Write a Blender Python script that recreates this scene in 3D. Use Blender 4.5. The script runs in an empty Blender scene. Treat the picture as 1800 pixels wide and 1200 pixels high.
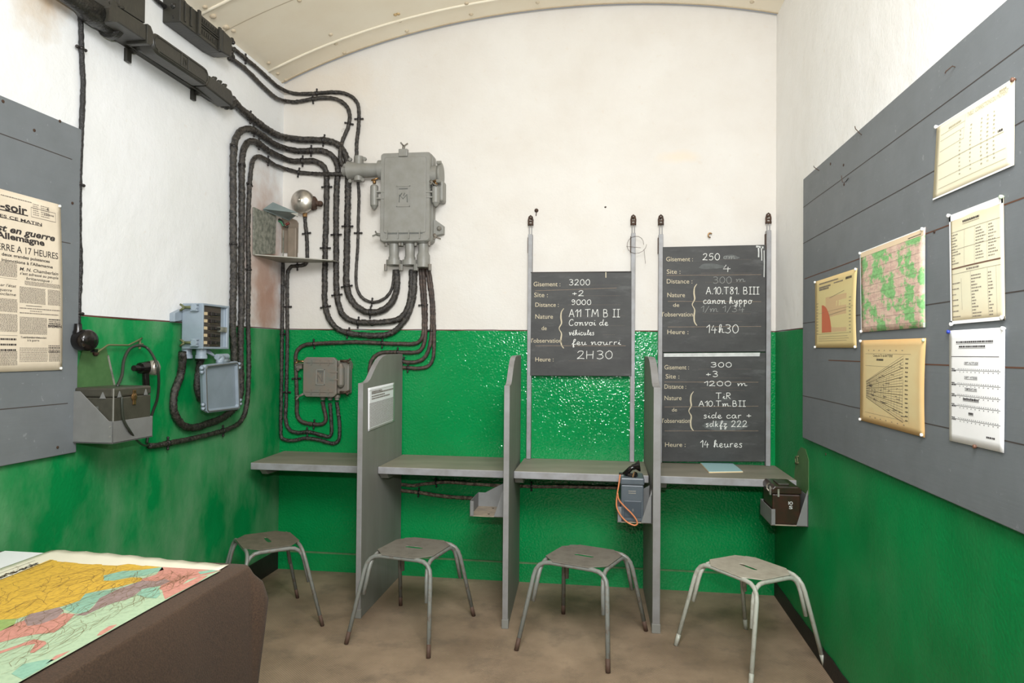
import bpy, bmesh, math, random
import numpy as np
from mathutils import Vector, Matrix
random.seed(7)
S = bpy.context.scene
COL = S.collection
PI = math.pi

# ------------------------------------------------------------------ camera
F, YAW, PITCH, ROLL = 1222.758, .136579, .0139112, .0087453
XL, XR, D, ZG = -2.229, 1.039, 4.528, 1.637        # left wall, right wall, back wall, top of the green paint
EYE = Vector((0, 0, 1.5))
_cy, _sy = math.cos(YAW), math.sin(YAW)
FW = Vector((-_sy*math.cos(PITCH), _cy*math.cos(PITCH), math.sin(PITCH)))
_r = Vector((_cy, _sy, 0)); _u = _r.cross(FW)
RT = _r*math.cos(ROLL) + _u*math.sin(ROLL)
UP = _u*math.cos(ROLL) - _r*math.sin(ROLL)
cam = bpy.data.objects.new('camera', bpy.data.cameras.new('camera'))
COL.objects.link(cam)
cam.data.sensor_width = 36; cam.data.lens = F*36/1800; cam.data.clip_start = .02
cam.matrix_world = Matrix(((RT.x, UP.x, -FW.x, EYE.x), (RT.y, UP.y, -FW.y, EYE.y), (RT.z, UP.z, -FW.z, EYE.z), (0, 0, 0, 1)))
S.camera = cam

# ------------------------------------------------------------------ light and exposure
S.view_settings.view_transform = 'Standard'; S.view_settings.look = 'None'
S.view_settings.gamma = 1; S.view_settings.use_curve_mapping = False
S.view_settings.exposure = 0.05
w = bpy.data.worlds.new('world'); S.world = w; w.use_nodes = True
w.node_tree.nodes['Background'].inputs[0].default_value = (.8, .85, .9, 1)
w.node_tree.nodes['Background'].inputs[1].default_value = .3
def area(name, loc, target, size, power, color, spread=180, shape='DISK'):
    l = bpy.data.lights.new(name, 'AREA'); l.shape = shape; l.size = size; l.energy = power; l.color = color; l.spread = math.radians(spread)
    if shape == 'RECTANGLE': l.size_y = size*.5
    o = bpy.data.objects.new(name, l); COL.objects.link(o); o.location = loc
    o.rotation_euler = (Vector(target)-Vector(loc)).to_track_quat('-Z', 'Y').to_euler()
    return o
def spot(name, loc, target, power, angle, blend, radius, color):
    l = bpy.data.lights.new(name, 'SPOT'); l.energy = power; l.spot_size = math.radians(angle); l.spot_blend = blend; l.shadow_soft_size = radius; l.color = color
    o = bpy.data.objects.new(name, l); COL.objects.link(o); o.location = loc; o.rotation_euler = (Vector(target)-Vector(loc)).to_track_quat('-Z', 'Y').to_euler()
    return o
# the camera's own flash, tilted up, plus added area lights for ceiling bounce and rear fill
spot('flash_lamp', (.05, -.05, 1.79), (-.45, 4.5, 3.9), 225, 140, 1, .04, (.985, .985, 1.0))
area('ceiling_bounce', (.2, .35, 3.3), (-.5, 4.2, .8), 1.4, 72, (.95, .975, 1), 125)  # added unseen disk standing in for flash bounced off the ceiling, no fixture
area('rear_fill', (-.4, -1.5, 3.2), (-.6, 4, 2.6), 1.6, 36, (.95, .975, 1))  # added fill disk behind the eye, brightens the near part of the room

# ------------------------------------------------------------------ picture to place
def ray(x, y): return FW + RT*((x-900)/F) - UP*((y-600)/F)
def on(x, y, ax, c):
    d = ray(x, y); return EYE + d*((c-EYE[ax])/d[ax])
def B(x, y, off=0.): return on(x, y, 1, D-off)
def L(x, y, off=0.): return on(x, y, 0, XL+off)
def R(x, y, off=0.): return on(x, y, 0, XR-off)

# ------------------------------------------------------------------ materials
def lin(c):
    return tuple((v/255/12.92 if v/255 <= .04045 else ((v/255+.055)/1.055)**2.4) for v in c)+(1,)
class NT:
    def __init__(s, name):
        s.m = bpy.data.materials.new(name); s.m.use_nodes = True
        s.t = s.m.node_tree; s.b = s.t.nodes['Principled BSDF']; s.n = s.t.nodes
    def new(s, t, **k):
        n = s.n.new(t)
        for a, v in k.items():
            if a.startswith('i_'): n.inputs[a[2:].replace('_', ' ')].default_value = v
            else: setattr(n, a, v)
        return n
    def ln(s, a, b): s.t.links.new(a, b)
    def coord(s, uv=False, scale=(1, 1, 1)):
        c = s.new('ShaderNodeTexCoord'); m = s.new('ShaderNodeMapping'); m.inputs['Scale'].default_value = scale
        s.ln(c.outputs['UV' if uv else 'Object'], m.inputs[0]); return m.outputs[0]
    def noise(s, vec, scale, detail=4, rough=.55):
        n = s.new('ShaderNodeTexNoise', i_Scale=scale, i_Detail=detail, i_Roughness=rough); s.ln(vec, n.inputs['Vector']); return n.outputs['Fac']
    def ramp(s, fac, stops):
        r = s.new('ShaderNodeValToRGB'); e = r.color_ramp.elements
        while len(e) < len(stops): e.new(.5)
        for i, (p, c) in enumerate(stops): e[i].position = p; e[i].color = c
        s.ln(fac, r.inputs[0]); return r.outputs[0]
    def mix(s, fac, a, b, mode='MIX'):
        m = s.new('ShaderNodeMix', data_type='RGBA', blend_type=mode)
        for k, v in ((0, fac), (6, a), (7, b)):
            if hasattr(v, 'links') or isinstance(v, bpy.types.NodeSocket): s.ln(v, m.inputs[k])
            else: m.inputs[k].default_value = v
        return m.outputs[2]
    def math(s, op, a, b=None):
        m = s.new('ShaderNodeMath', operation=op)
        for k, v in ((0, a), (1, b)):
            if v is None: continue
            if isinstance(v, bpy.types.NodeSocket): s.ln(v, m.inputs[k])
            else: m.inputs[k].default_value = v
        return m.outputs[0]
    def bump(s, h, strength, dist=.01, prev=None):
        b = s.new('ShaderNodeBump'); b.inputs['Strength'].default_value = strength; b.inputs['Distance'].default_value = dist
        s.ln(h, b.inputs['Height'])
        if prev is not None: s.ln(prev, b.inputs['Normal'])
        return b.outputs[0]
W1, K0 = (1, 1, 1, 1), (0, 0, 0, 1)
def simple(name, c, rough=.6, metal=0., c2=None, scale=12, lo=.35, hi=.7, bump=0., bscale=80, bdist=.003, spec=None, stretch=(1, 1, 1)):
    t = NT(name); v = t.coord(scale=stretch)
    if c2:
        n = t.noise(v, scale, 5, .6)
        t.ln(t.mix(t.ramp(n, [(lo, K0), (hi, W1)]), lin(c), lin(c2)), t.b.inputs['Base Color'])
    else: t.b.inputs['Base Color'].default_value = lin(c)
    t.b.inputs['Roughness'].default_value = rough; t.b.inputs['Metallic'].default_value = metal
    if spec is not None: t.b.inputs['Specular IOR Level'].default_value = spec
    if bump: t.ln(t.bump(t.noise(v, bscale, 4), bump, bdist), t.b.inputs['Normal'])
    return t.m
def blob_mask(t, v, centre, radius, nscale, amt):
    """soft irregular patch: 1 inside, 0 outside"""
    sub = t.new('ShaderNodeVectorMath', operation='SUBTRACT'); t.ln(v, sub.inputs[0]); sub.inputs[1].default_value = centre
    div = t.new('ShaderNodeVectorMath', operation='DIVIDE'); t.ln(sub.outputs[0], div.inputs[0]); div.inputs[1].default_value = radius
    ln = t.new('ShaderNodeVectorMath', operation='LENGTH'); t.ln(div.outputs[0], ln.inputs[0])
    a = t.math('ADD', ln.outputs['Value'], t.math('MULTIPLY', t.math('SUBTRACT', t.noise(v, nscale, 5), .5), amt))
    return t.ramp(a, [(.25, W1), (1.0, K0)])

# white and green wall paint
def white_paint(name, stains=(), base=(217, 213, 206), base2=(210, 204, 195)):
    t = NT(name); v = t.coord()
    c = t.mix(t.ramp(t.noise(v, 2.2, 6, .6), [(.35, K0), (.7, W1)]), lin(base), lin(base2))
    c = t.mix(t.math('MULTIPLY', t.ramp(t.noise(v, 26, 3, .5), [(.66, K0), (.76, W1)]), .18), c, lin((205, 188, 165)))
    for (cen, rad, col, k) in stains:
        m = t.math('MULTIPLY', blob_mask(t, v, cen, rad, 9, .9), k)
        c = t.mix(m, c, lin(col))
    t.ln(c, t.b.inputs['Base Color']); t.b.inputs['Roughness'].default_value = .75
    b = t.bump(t.noise(v, 9, 5), .25, .02); b = t.bump(t.noise(v, 70, 4), .25, .004, b); t.ln(b, t.b.inputs['Normal'])
    return t.m
def green_paint(name, bloom=0., bump=.55, rough=.055):
    t = NT(name); v = t.coord()
    c = t.mix(t.ramp(t.noise(v, 3, 4), [(.35, K0), (.7, W1)]), lin((9, 138, 72)), lin((7, 126, 64)))
    if bloom:
        vs = t.coord(scale=(1, 1, .55))
        n = t.math('ADD', t.noise(vs, 3.4, 5, .55), t.math('MULTIPLY', t.noise(vs, 11, 4, .6), .18))
        c = t.mix(t.math('MULTIPLY', t.ramp(n, [(.48, K0), (.74, W1)]), bloom), c, lin((112, 158, 118)))
        c = t.mix(t.math('MULTIPLY', t.ramp(t.noise(vs, 2.1, 3), [(.52, K0), (.75, W1)]), .35), c, lin((10, 100, 48)))
    t.ln(c, t.b.inputs['Base Color']); t.b.inputs['Roughness'].default_value = rough; t.b.inputs['Specular IOR Level'].default_value = .55 if rough < .2 else .2
    h = t.math('ADD', t.noise(v, 78, 1, .4), t.math('MULTIPLY', t.noise(v, 20, 1), .5))
    t.ln(t.bump(h, bump, .005), t.b.inputs['Normal'])
    return t.m
M = {}
M['white_back'] = white_paint('white plaster', [((-1.9, D, 3.3), (.5, .5, .25), (214, 200, 180), .5), ((.45, D, 2.75), (.16, .3, .05), (225, 205, 175), .4)])
M['white_left'] = white_paint('stained white plaster', [
    ((XL, 4.28, 2.05), (.3, .36, .75), (190, 160, 144), .95), ((XL, 4.32, 1.78), (.3, .22, .3), (168, 130, 112), .75),
    ((XL, 2.42, 2.98), (.3, .2, .3), (196, 172, 138), .8), ((XL, 2.5, 2.98), (.3, .14, .16), (176, 140, 100), .7)], (234, 235, 236), (227, 228, 227))
M['white_right'] = white_paint('white plaster side', [], (246, 245, 243), (240, 238, 234))
M['green_back'] = green_paint('green gloss paint', 0, .62)
M['green_left'] = green_paint('blotched green paint', .75, .25, .4)
M['green_right'] = green_paint('green side paint', .12, .3, .45)
M['line'] = simple('dark red paint line', (92, 52, 40), .7)
M['ledge'] = simple('dusty ledge', (96, 122, 84), .8, c2=(60, 110, 62))
M['ceil'] = simple('cream sheet metal', (249, 240, 220), .55, c2=(243, 231, 208), scale=2.5, bump=.1, bscale=6, bdist=.02)
M['ceil_lap'] = simple('cream lap strip', (204, 190, 165), .6, c2=(190, 172, 145), scale=8)
M['bead'] = simple('pale cream bead', (232, 222, 200), .5)
M['rust_rivet'] = simple('rusty rivet', (196, 172, 130), .6, c2=(160, 128, 80), scale=60)
M['skirt_black'] = simple('black bitumen paint', (26, 22, 20), .6, c2=(40, 32, 27), scale=40, bump=.4, bscale=60)
t = NT('worn brown floor'); v = t.coord()
c = t.mix(t.ramp(t.noise(v, 1.6, 6, .62), [(.36, K0), (.68, W1)]), lin((168, 145, 121)), lin((126, 107, 88)))
c = t.mix(t.math('MULTIPLY', t.ramp(t.noise(v, 5, 6, .7), [(.5, K0), (.7, W1)]), .6), c, lin((104, 92, 80)))
c = t.mix(t.math('MULTIPLY', t.ramp(t.noise(v, 38, 3), [(.69, K0), (.74, W1)]), .45), c, lin((176, 160, 138)))
vr = t.coord(); vr.node.inputs['Rotation'].default_value = (0, 0, .72)
def wv(scale, dirn):
    wn = t.new('ShaderNodeTexWave', wave_type='BANDS', bands_direction=dirn); wn.inputs['Scale'].default_value = scale; wn.inputs['Distortion'].default_value = .4
    wn.inputs['Detail'].default_value = 1; t.ln(vr, wn.inputs['Vector']); return wn.outputs['Fac']
g = t.math('MULTIPLY', wv(33, 'X'), wv(33, 'Y'))
k = t.ramp(t.noise(v, 2.3, 3), [(.38, K0), (.6, W1)])
c = t.mix(t.math('MULTIPLY', t.math('MULTIPLY', g, k), .85), c, lin((78, 64, 48)))
t.ln(c, t.b.inputs['Base Color']); t.b.inputs['Roughness'].default_value = .6
t.ln(t.bump(g, .25, .004), t.b.inputs['Normal']); M['floor'] = t.m
def plank(name, c1, c2, zs):
    t = NT(name); v = t.coord(); c = t.mix(t.ramp(t.noise(v, 5, 6, .65), [(.3, K0), (.75, W1)]), lin(c1), lin(c2))
    c = t.mix(t.math('MULTIPLY', t.ramp(t.noise(v, 45, 2), [(.7, K0), (.75, W1)]), .3), c, lin((166, 170, 172)))
    t.ln(c, t.b.inputs['Base Color']); t.b.inputs['Roughness'].default_value = .6
    t.ln(t.bump(t.noise(t.coord(scale=(1, .08, 1)), 60, 3), .15, .003), t.b.inputs['Normal']); return t.m
M['board'] = plank('grey painted boards', (116, 121, 125), (106, 111, 114), [])
M['groove'] = simple('plank joint', (66, 58, 54), .8)
M['groove_rust'] = simple('rusty plank joint', (96, 62, 44), .8)
M['divider'] = simple('grey painted panel', (132, 131, 124), .6, c2=(121, 120, 113), scale=7, stretch=(1, 1, .3), bump=.12, bscale=40)
M['divider_edge'] = simple('grey painted edge', (138, 137, 136), .55, c2=(124, 121, 118), scale=9)
M['shelf_top'] = simple('worn desk top', (146, 138, 124), .55, c2=(122, 120, 104), scale=5, stretch=(.5, 1.5, 1), bump=.1)
M['grey'] = simple('grey enamel', (136, 135, 129), .42, c2=(126, 124, 116), scale=14, bump=.12, bscale=30)
M['grey_dark'] = simple('dusty grey enamel', (112, 112, 104), .5, c2=(124, 110, 98), scale=14, bump=.12, bscale=30)
M['mark_dark'] = simple('deep grey', (92, 94, 90), .6)  # plain darker grey for emblems, ledge, name plate and gasket
M['bluegrey'] = simple('blue grey enamel', (146, 158, 170), .38, c2=(134, 146, 156), scale=8, bump=.1, bscale=30)
M['tray'] = simple('grey bracket sheet', (122, 123, 121), .5, c2=(112, 112, 110), scale=12)
M['tray_bottom'] = simple('bare bracket plate', (164, 148, 128), .6, c2=(130, 122, 110), scale=16)
M['green_plate'] = simple('olive green plate', (78, 116, 68), .6, c2=(68, 106, 60), scale=30)
M['olive'] = simple('olive telephone case', (70, 68, 58), .42, c2=(58, 56, 48), scale=18, bump=.15)
M['bakelite'] = simple('brown bakelite', (58, 36, 28), .28, c2=(40, 36, 26), scale=22)
M['bakelite_black'] = simple('black bakelite', (22, 18, 17), .18)
M['steel_box'] = simple('slate grey case', (82, 90, 96), .4, c2=(74, 82, 88), scale=20)
M['slate'] = simple('dark slate plate', (62, 70, 78), .4)
M['chrome'] = simple('dull nickel', (214, 208, 198), .36, .85, c2=(176, 168, 156), scale=20)
M['brass'] = simple('worn brass', (176, 138, 92), .35, .9, c2=(120, 92, 66), scale=30)
M['iron'] = simple('rusty iron', (84, 62, 48), .7, .3, c2=(58, 46, 40), scale=40, bump=.3)
M['rod'] = simple('brownish rod', (104, 108, 74), .6, .2)
M['rail'] = simple('grey rail', (150, 150, 152), .5, c2=(132, 130, 128), scale=14)
M['black_metal'] = simple('black painted iron', (40, 39, 35), .4, c2=(52, 50, 43), scale=12, bump=.35, bscale=60)
M['tar'] = simple('tarred lumps', (24, 23, 22), .25, c2=(46, 44, 38), scale=50, bump=.8, bscale=90, bdist=.006)
def cablemat(name, c1, c2, rough, bs=120):
    t = NT(name); v = t.coord()
    c = t.mix(t.ramp(t.noise(v, 55, 4, .7), [(.42, K0), (.72, W1)]), lin(c1), lin(c2))
    t.ln(c, t.b.inputs['Base Color']); t.b.inputs['Roughness'].default_value = rough
    t.ln(t.bump(t.noise(v, bs, 4, .7), .9, .005), t.b.inputs['Normal']); return t.m
M['cable'] = cablemat('tarred cable', (34, 31, 29), (84, 78, 70), .26)
M['cable_black'] = cablemat('black cable', (22, 21, 22), (46, 44, 44), .22)
M['cable_brown'] = cablemat('brown dusty cable', (50, 41, 37), (98, 80, 69), .42)
M['cable_dusty'] = cablemat('dusty cable', (78, 66, 56), (170, 150, 128), .6)
M['clip'] = simple('black clip', (34, 30, 29), .4)
M['wire_black'] = simple('black flex', (46, 50, 42), .4)
M['wire_orange'] = simple('orange brown flex', (206, 128, 84), .5)
M['galv'] = simple('mottled zinc', (150, 150, 138), .6, .1, c2=(104, 108, 98), scale=34, lo=.4, hi=.62, bump=.1)
M['galv_clean'] = simple('zinc sheet', (150, 148, 136), .5, .1, c2=(132, 128, 116), scale=10)
M['galv_back'] = simple('dirty zinc back', (142, 128, 112), .6, .1, c2=(118, 106, 92), scale=8)
M['galv_blue'] = simple('bluish zinc', (140, 152, 152), .45, .1, c2=(120, 134, 134), scale=12)
M['wire_green'] = simple('green insulation', (66, 140, 100), .5)
M['wire_red'] = simple('red insulation', (110, 44, 36), .5)
M['stool'] = simple('chipped grey stool paint', (122, 116, 106), .5, c2=(104, 96, 88), scale=26, lo=.45, hi=.75, bump=.1)
M['stool_tube'] = simple('grey stool tube', (126, 128, 122), .4, c2=(112, 96, 84), scale=34, lo=.5, hi=.72)
M['stool_pale'] = simple('pale cream stool paint', (188, 180, 164), .45, c2=(168, 158, 142), scale=20, bump=.05)
M['stool_pale_tube'] = simple('pale grey stool tube', (178, 180, 168), .38, c2=(162, 158, 144), scale=30, lo=.5)
M['stool_dull'] = simple('olive grey stool paint', (116, 106, 92), .55, c2=(98, 92, 78), scale=22)
M['foot'] = simple('rusty foot', (88, 66, 54), .7)
t = NT('chalkboard'); v = t.coord()
c = t.mix(t.ramp(t.noise(t.coord(scale=(1, 1, 2.2)), 4, 6, .65), [(.35, K0), (.75, W1)]), lin((48, 48, 47)), lin((68, 68, 66)))
c = t.mix(t.math('MULTIPLY', t.ramp(t.noise(t.coord(scale=(.6, 1, 2.5)), 9, 6, .7), [(.55, K0), (.8, W1)]), .5), c, lin((112, 114, 112)))
t.ln(c, t.b.inputs['Base Color']); t.b.inputs['Roughness'].default_value = .62; M['slateboard'] = t.m
M['board_edge'] = simple('dark board edge', (52, 46, 42), .7)
M['chalk'] = simple('chalk', (232, 232, 226), .9, c2=(196, 196, 190), scale=120)
M['chalk_faint'] = simple('faint chalk', (150, 152, 148), .9, c2=(118, 118, 114), scale=120)
M['smudge'] = simple('chalk smear', (100, 103, 102), .9, c2=(82, 84, 82), scale=30)
M['cream_paint'] = simple('cream lettering', (206, 194, 166), .7, c2=(180, 168, 142), scale=150)
M['cream_line'] = simple('thin cream line', (140, 120, 100), .7, c2=(112, 100, 88), scale=60)
M['white_strip'] = simple('white board edge', (206, 208, 204), .7, c2=(180, 182, 178), scale=20)
M['newsprint'] = simple('aged newsprint', (226, 213, 192), .85, c2=(216, 202, 180), scale=8)
M['ink'] = simple('print ink', (52, 46, 44), .8)
M['ink_soft'] = simple('grey print ink', (128, 118, 108), .85)
M['ink_faint'] = simple('faint ink', (176, 168, 142), .85)
M['paper_white'] = simple('white paper', (254, 254, 254), .6)
M['paper_grey'] = simple('greyish paper', (238, 238, 240), .75)
def aged(name, c, cedge, amt=1.):
    t = NT(name); v = t.coord(uv=True); sp = t.new('ShaderNodeSeparateXYZ'); t.ln(v, sp.inputs[0])
    def edge(o): return t.math('MULTIPLY', t.math('ABSOLUTE', t.math('SUBTRACT', sp.outputs[o], .5)), 2)
    e = t.math('MAXIMUM', t.math('POWER', edge('X'), 6), t.math('POWER', edge('Y'), 4))
    e = t.math('MULTIPLY', t.math('ADD', e, t.math('MULTIPLY', t.math('SUBTRACT', t.noise(v, 5, 4), .5), .5)), amt)
    t.ln(t.mix(t.ramp(e, [(.1, K0), (1, W1)]), lin(c), lin(cedge)), t.b.inputs['Base Color']); t.b.inputs['Roughness'].default_value = .7; return t.m
M['paper_cream'] = aged('cream paper', (246, 240, 214), (240, 224, 188), .8)
M['paper_list'] = aged('aged list paper', (240, 234, 204), (226, 200, 160), .8)
M['paper_yellow'] = aged('yellowed paper', (222, 203, 152), (216, 172, 112), 1)
M['paper_chart'] = aged('yellowed chart paper', (224, 208, 150), (222, 188, 130), .8)
t = NT('tinted terrain map'); v = t.coord(uv=True, scale=(1, 1.3, 1))
g = t.ramp(t.noise(t.coord(uv=True, scale=(1.25, 1, 1)), 3.4, 6, .66), [(.48, K0), (.53, W1)])
c = t.mix(g, t.mix(t.ramp(t.noise(v, 14, 5), [(.4, K0), (.62, W1)]), lin((232, 204, 184)), lin((214, 178, 164))), t.mix(t.ramp(t.noise(v, 22, 4), [(.4, K0), (.65, W1)]), lin((146, 206, 134)), lin((122, 182, 112))))
v2 = t.coord(uv=True, scale=(1.1, 1, 1)); c = t.mix(t.ramp(t.noise(v2, 7, 3), [(.69, K0), (.72, W1)]), c, lin((206, 138, 70)))
c = t.mix(t.math('MULTIPLY', t.ramp(t.noise(v, 46, 3), [(.6, K0), (.68, W1)]), .4), c, lin((120, 84, 74)))
t.ln(c, t.b.inputs['Base Color']); t.b.inputs['Roughness'].default_value = .7; M['terrain'] = t.m
M['terrain_margin'] = simple('map margin', (238, 214, 180), .7)
M['pin_white'] = simple('white pin', (240, 240, 236), .3)
M['pin_blue'] = simple('blue pin', (44, 66, 170), .3)
M['pin_brown'] = simple('brown pin', (110, 76, 58), .4)
M['pin_green'] = simple('pale green pin', (190, 208, 180), .3)
M['wedge'] = simple('brick red chart area', (206, 112, 78), .8)
M['chart_pink'] = simple('pale pink chart area', (214, 184, 140), .8)
t = NT('brown felt blanket'); v = t.coord()
c = t.mix(t.ramp(t.noise(v, 190, 4, .8), [(.35, K0), (.7, W1)]), lin((54, 40, 29)), lin((90, 68, 51)))
c = t.mix(t.math('MULTIPLY', t.ramp(t.noise(v, 3, 4), [(.45, K0), (.7, W1)]), .35), c, lin((84, 62, 44)))
t.ln(c, t.b.inputs['Base Color']); t.b.inputs['Roughness'].default_value = .95; t.b.inputs['Sheen Weight'].default_value = .04
t.ln(t.bump(t.noise(v, 240, 3), .5, .004), t.b.inputs['Normal']); M['felt'] = t.m
def mapcol(n, c, c2): return simple(n, c, .75, c2=c2, scale=70, lo=.45, hi=.75)
M['map_paper'] = simple('map paper', (236, 230, 208), .75)
M['map_sea'] = mapcol('map pale green', (180, 202, 168), (164, 188, 156))
M['map_yellow'] = mapcol('map yellow', (222, 180, 66), (188, 148, 62))
M['map_pink'] = mapcol('map pink', (208, 146, 130), (186, 126, 112))
M['map_mauve'] = mapcol('map mauve', (160, 138, 134), (142, 120, 116))
M['map_teal'] = mapcol('map teal', (146, 190, 166), (128, 172, 150))
M['map_green'] = mapcol('map green', (158, 182, 106), (140, 168, 96))
M['map_line'] = simple('map line work', (132, 106, 66), .8)
M['book_blue'] = simple('pale blue cover', (160, 196, 200), .6)
M['book_page'] = simple('booklet pages', (230, 208, 168), .8)
M['wood'] = simple('plain table wood', (120, 92, 64), .6, c2=(100, 74, 50), scale=12)
M['fuse_panel'] = simple('dark fuse panel', (70, 62, 54), .5)
M['fuse'] = simple('dark fuse', (34, 30, 28), .4)
M['fuse_label'] = simple('pale fuse label', (206, 186, 150), .6)

# ------------------------------------------------------------------ mesh helpers
BASE = {}
class Bm:
    def __init__(s): s.v = []; s.f = []; s.mi = []; s.uv = None
    def add(s, vs, fs, m=0):
        k = len(s.v); s.v += [tuple(p) for p in vs]; s.f += [tuple(i+k for i in f) for f in fs]; s.mi += [m]*len(fs); return s
    def box(s, lo, hi, m=0):
        x0, y0, z0 = lo; x1, y1, z1 = hi
        return s.add([(x0, y0, z0), (x1, y0, z0), (x1, y1, z0), (x0, y1, z0), (x0, y0, z1), (x1, y0, z1), (x1, y1, z1), (x0, y1, z1)],
                     [(0, 3, 2, 1), (4, 5, 6, 7), (0, 1, 5, 4), (1, 2, 6, 5), (2, 3, 7, 6), (3, 0, 4, 7)], m)
    def prism(s, poly, ext, m=0):
        n = len(poly); e = Vector(ext); a = [Vector(p) for p in poly]
        fs = [tuple(range(n))[::-1], tuple(range(n, 2*n))]+[(i, (i+1) % n, n+(i+1) % n, n+i) for i in range(n)]
        return s.add(a+[p+e for p in a], fs, m)
    def frustum(s, a, b, m=0):
        """a, b: two loops of equal length"""
        n = len(a); fs = [tuple(range(n))[::-1], tuple(range(n, 2*n))]+[(i, (i+1) % n, n+(i+1) % n, n+i) for i in range(n)]
        return s.add(list(a)+list(b), fs, m)
    def tube(s, pts, r, seg=8, m=0, jit=0., cap=True):
        pts = [Vector(p) for p in pts]; n = len(pts); rs = r if isinstance(r, (list, tuple)) else [r]*n
        vs = []; t0 = (pts[1]-pts[0]).normalized()
        nrm = t0.orthogonal().normalized()
        for i in range(n):
            t = (pts[min(i+1, n-1)]-pts[max(i-1, 0)]).normalized()
            nrm = (nrm-t*nrm.dot(t)).normalized(); b = t.cross(nrm)
            for k in range(seg):
                a = 2*PI*k/seg; q = rs[i]*(1+(random.uniform(-jit, jit) if jit else 0))
                vs.append(pts[i]+(nrm*math.cos(a)+b*math.sin(a))*q)
        fs = [(i*seg+k, i*seg+(k+1) % seg, (i+1)*seg+(k+1) % seg, (i+1)*seg+k) for i in range(n-1) for k in range(seg)]
        if cap: fs += [tuple(range(seg))[::-1], tuple(range((n-1)*seg, n*seg))]
        return s.add(vs, fs, m)
    def lathe(s, prof, org, ax, seg=20, m=0):
        """prof: (height, radius) along axis ax"""
        ax = Vector(ax).normalized(); o = Vector(org); u = ax.orthogonal().normalized(); v = ax.cross(u); vs = []
        for h, r in prof:
            for k in range(seg):
                a = 2*PI*k/seg; vs.append(o+ax*h+(u*math.cos(a)+v*math.sin(a))*max(r, 1e-4))
        n = len(prof)
        fs = [(i*seg+k, i*seg+(k+1) % seg, (i+1)*seg+(k+1) % seg, (i+1)*seg+k) for i in range(n-1) for k in range(seg)]
        fs += [tuple(range(seg))[::-1], tuple(range((n-1)*seg, n*seg))]
        return s.add(vs, fs, m)
    def ball(s, c, r, m=0, seg=10, sc=(1, 1, 1)):
        vs = []; fs = []; n = 7; c = Vector(c)
        for i in range(n):
            th = PI*i/(n-1)
            for k in range(seg):
                a = 2*PI*k/seg; vs.append(c+Vector((r*sc[0]*max(math.sin(th), 1e-3)*math.cos(a), r*sc[1]*max(math.sin(th), 1e-3)*math.sin(a), r*sc[2]*math.cos(th))))
        fs = [(i*seg+k, (i+1)*seg+k, (i+1)*seg+(k+1) % seg, i*seg+(k+1) % seg) for i in range(n-1) for k in range(seg)]
        return s.add(vs, fs, m)
    def ribbon(s, pts, nrm, wd, m=0):
        pts = [Vector(p) for p in pts]; nrm = Vector(nrm); n = len(pts); vs = []
        for i in range(n):
            t = (pts[min(i+1, n-1)]-pts[max(i-1, 0)])
            t = t.normalized() if t.length > 1e-9 else Vector((1, 0, 0)); b = nrm.cross(t).normalized()*wd/2
            vs += [pts[i]-b, pts[i]+b]
        return s.add(vs, [(2*i, 2*i+2, 2*i+3, 2*i+1) for i in range(n-1)], m)
    def build(s, name, mats, parent=None, smooth=False, bevel=0., seg=2, solid=0., local=False):
        me = bpy.data.meshes.new(name); off = Vector((0, 0, 0))
        if parent is not None and not local:
            p = parent
            while p.parent: p = p.parent
            off = BASE.get(p.name, Vector((0, 0, 0)))
        me.from_pydata([tuple(Vector(v)-off) for v in s.v], [], s.f)
        mats = mats if isinstance(mats, (list, tuple)) else [mats]
        for k in mats: me.materials.append(M[k] if isinstance(k, str) else k)
        for p, i in zip(me.polygons, s.mi): p.material_index = i; p.use_smooth = bool(smooth)
        if s.uv:
            uvl = me.uv_layers.new(name='UVMap')
            for lp in me.loops: uvl.data[lp.index].uv = s.uv[lp.vertex_index]
        me.validate(); bm = bmesh.new(); bm.from_mesh(me)
        if len(bm.faces) and not s.uv and not getattr(s, 'flat', False): bmesh.ops.recalc_face_normals(bm, faces=bm.faces)
        bm.to_mesh(me); bm.free()
        o = bpy.data.objects.new(name, me); COL.objects.link(o)
        if parent is not None: o.parent = parent
        if bevel:
            b = o.modifiers.new('bevel', 'BEVEL'); b.width = bevel; b.segments = seg; b.limit_method = 'ANGLE'; b.angle_limit = .6
        if solid:
            b = o.modifiers.new('solid', 'SOLIDIFY'); b.thickness = solid; b.offset = 1
        if smooth == 'auto':
            for p in me.polygons: p.use_smooth = True
            b = o.modifiers.new('es', 'EDGE_SPLIT'); b.split_angle = .7
        return o
def thing(name, label, cat, loc, group=None, rz=0.):
    o = bpy.data.objects.new(name, None); COL.objects.link(o); o.location = loc; o.rotation_euler = (0, 0, rz)
    o.empty_display_size = .05; BASE[o.name] = Vector(loc)
    o['label'] = label; o['category'] = cat
    if group: o['group'] = group
    return o
def tag(o, label, cat, group=None):
    o['label'] = label; o['category'] = cat
    if group: o['group'] = group
    return o
def struct(o): o['kind'] = 'structure'; return o
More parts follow.
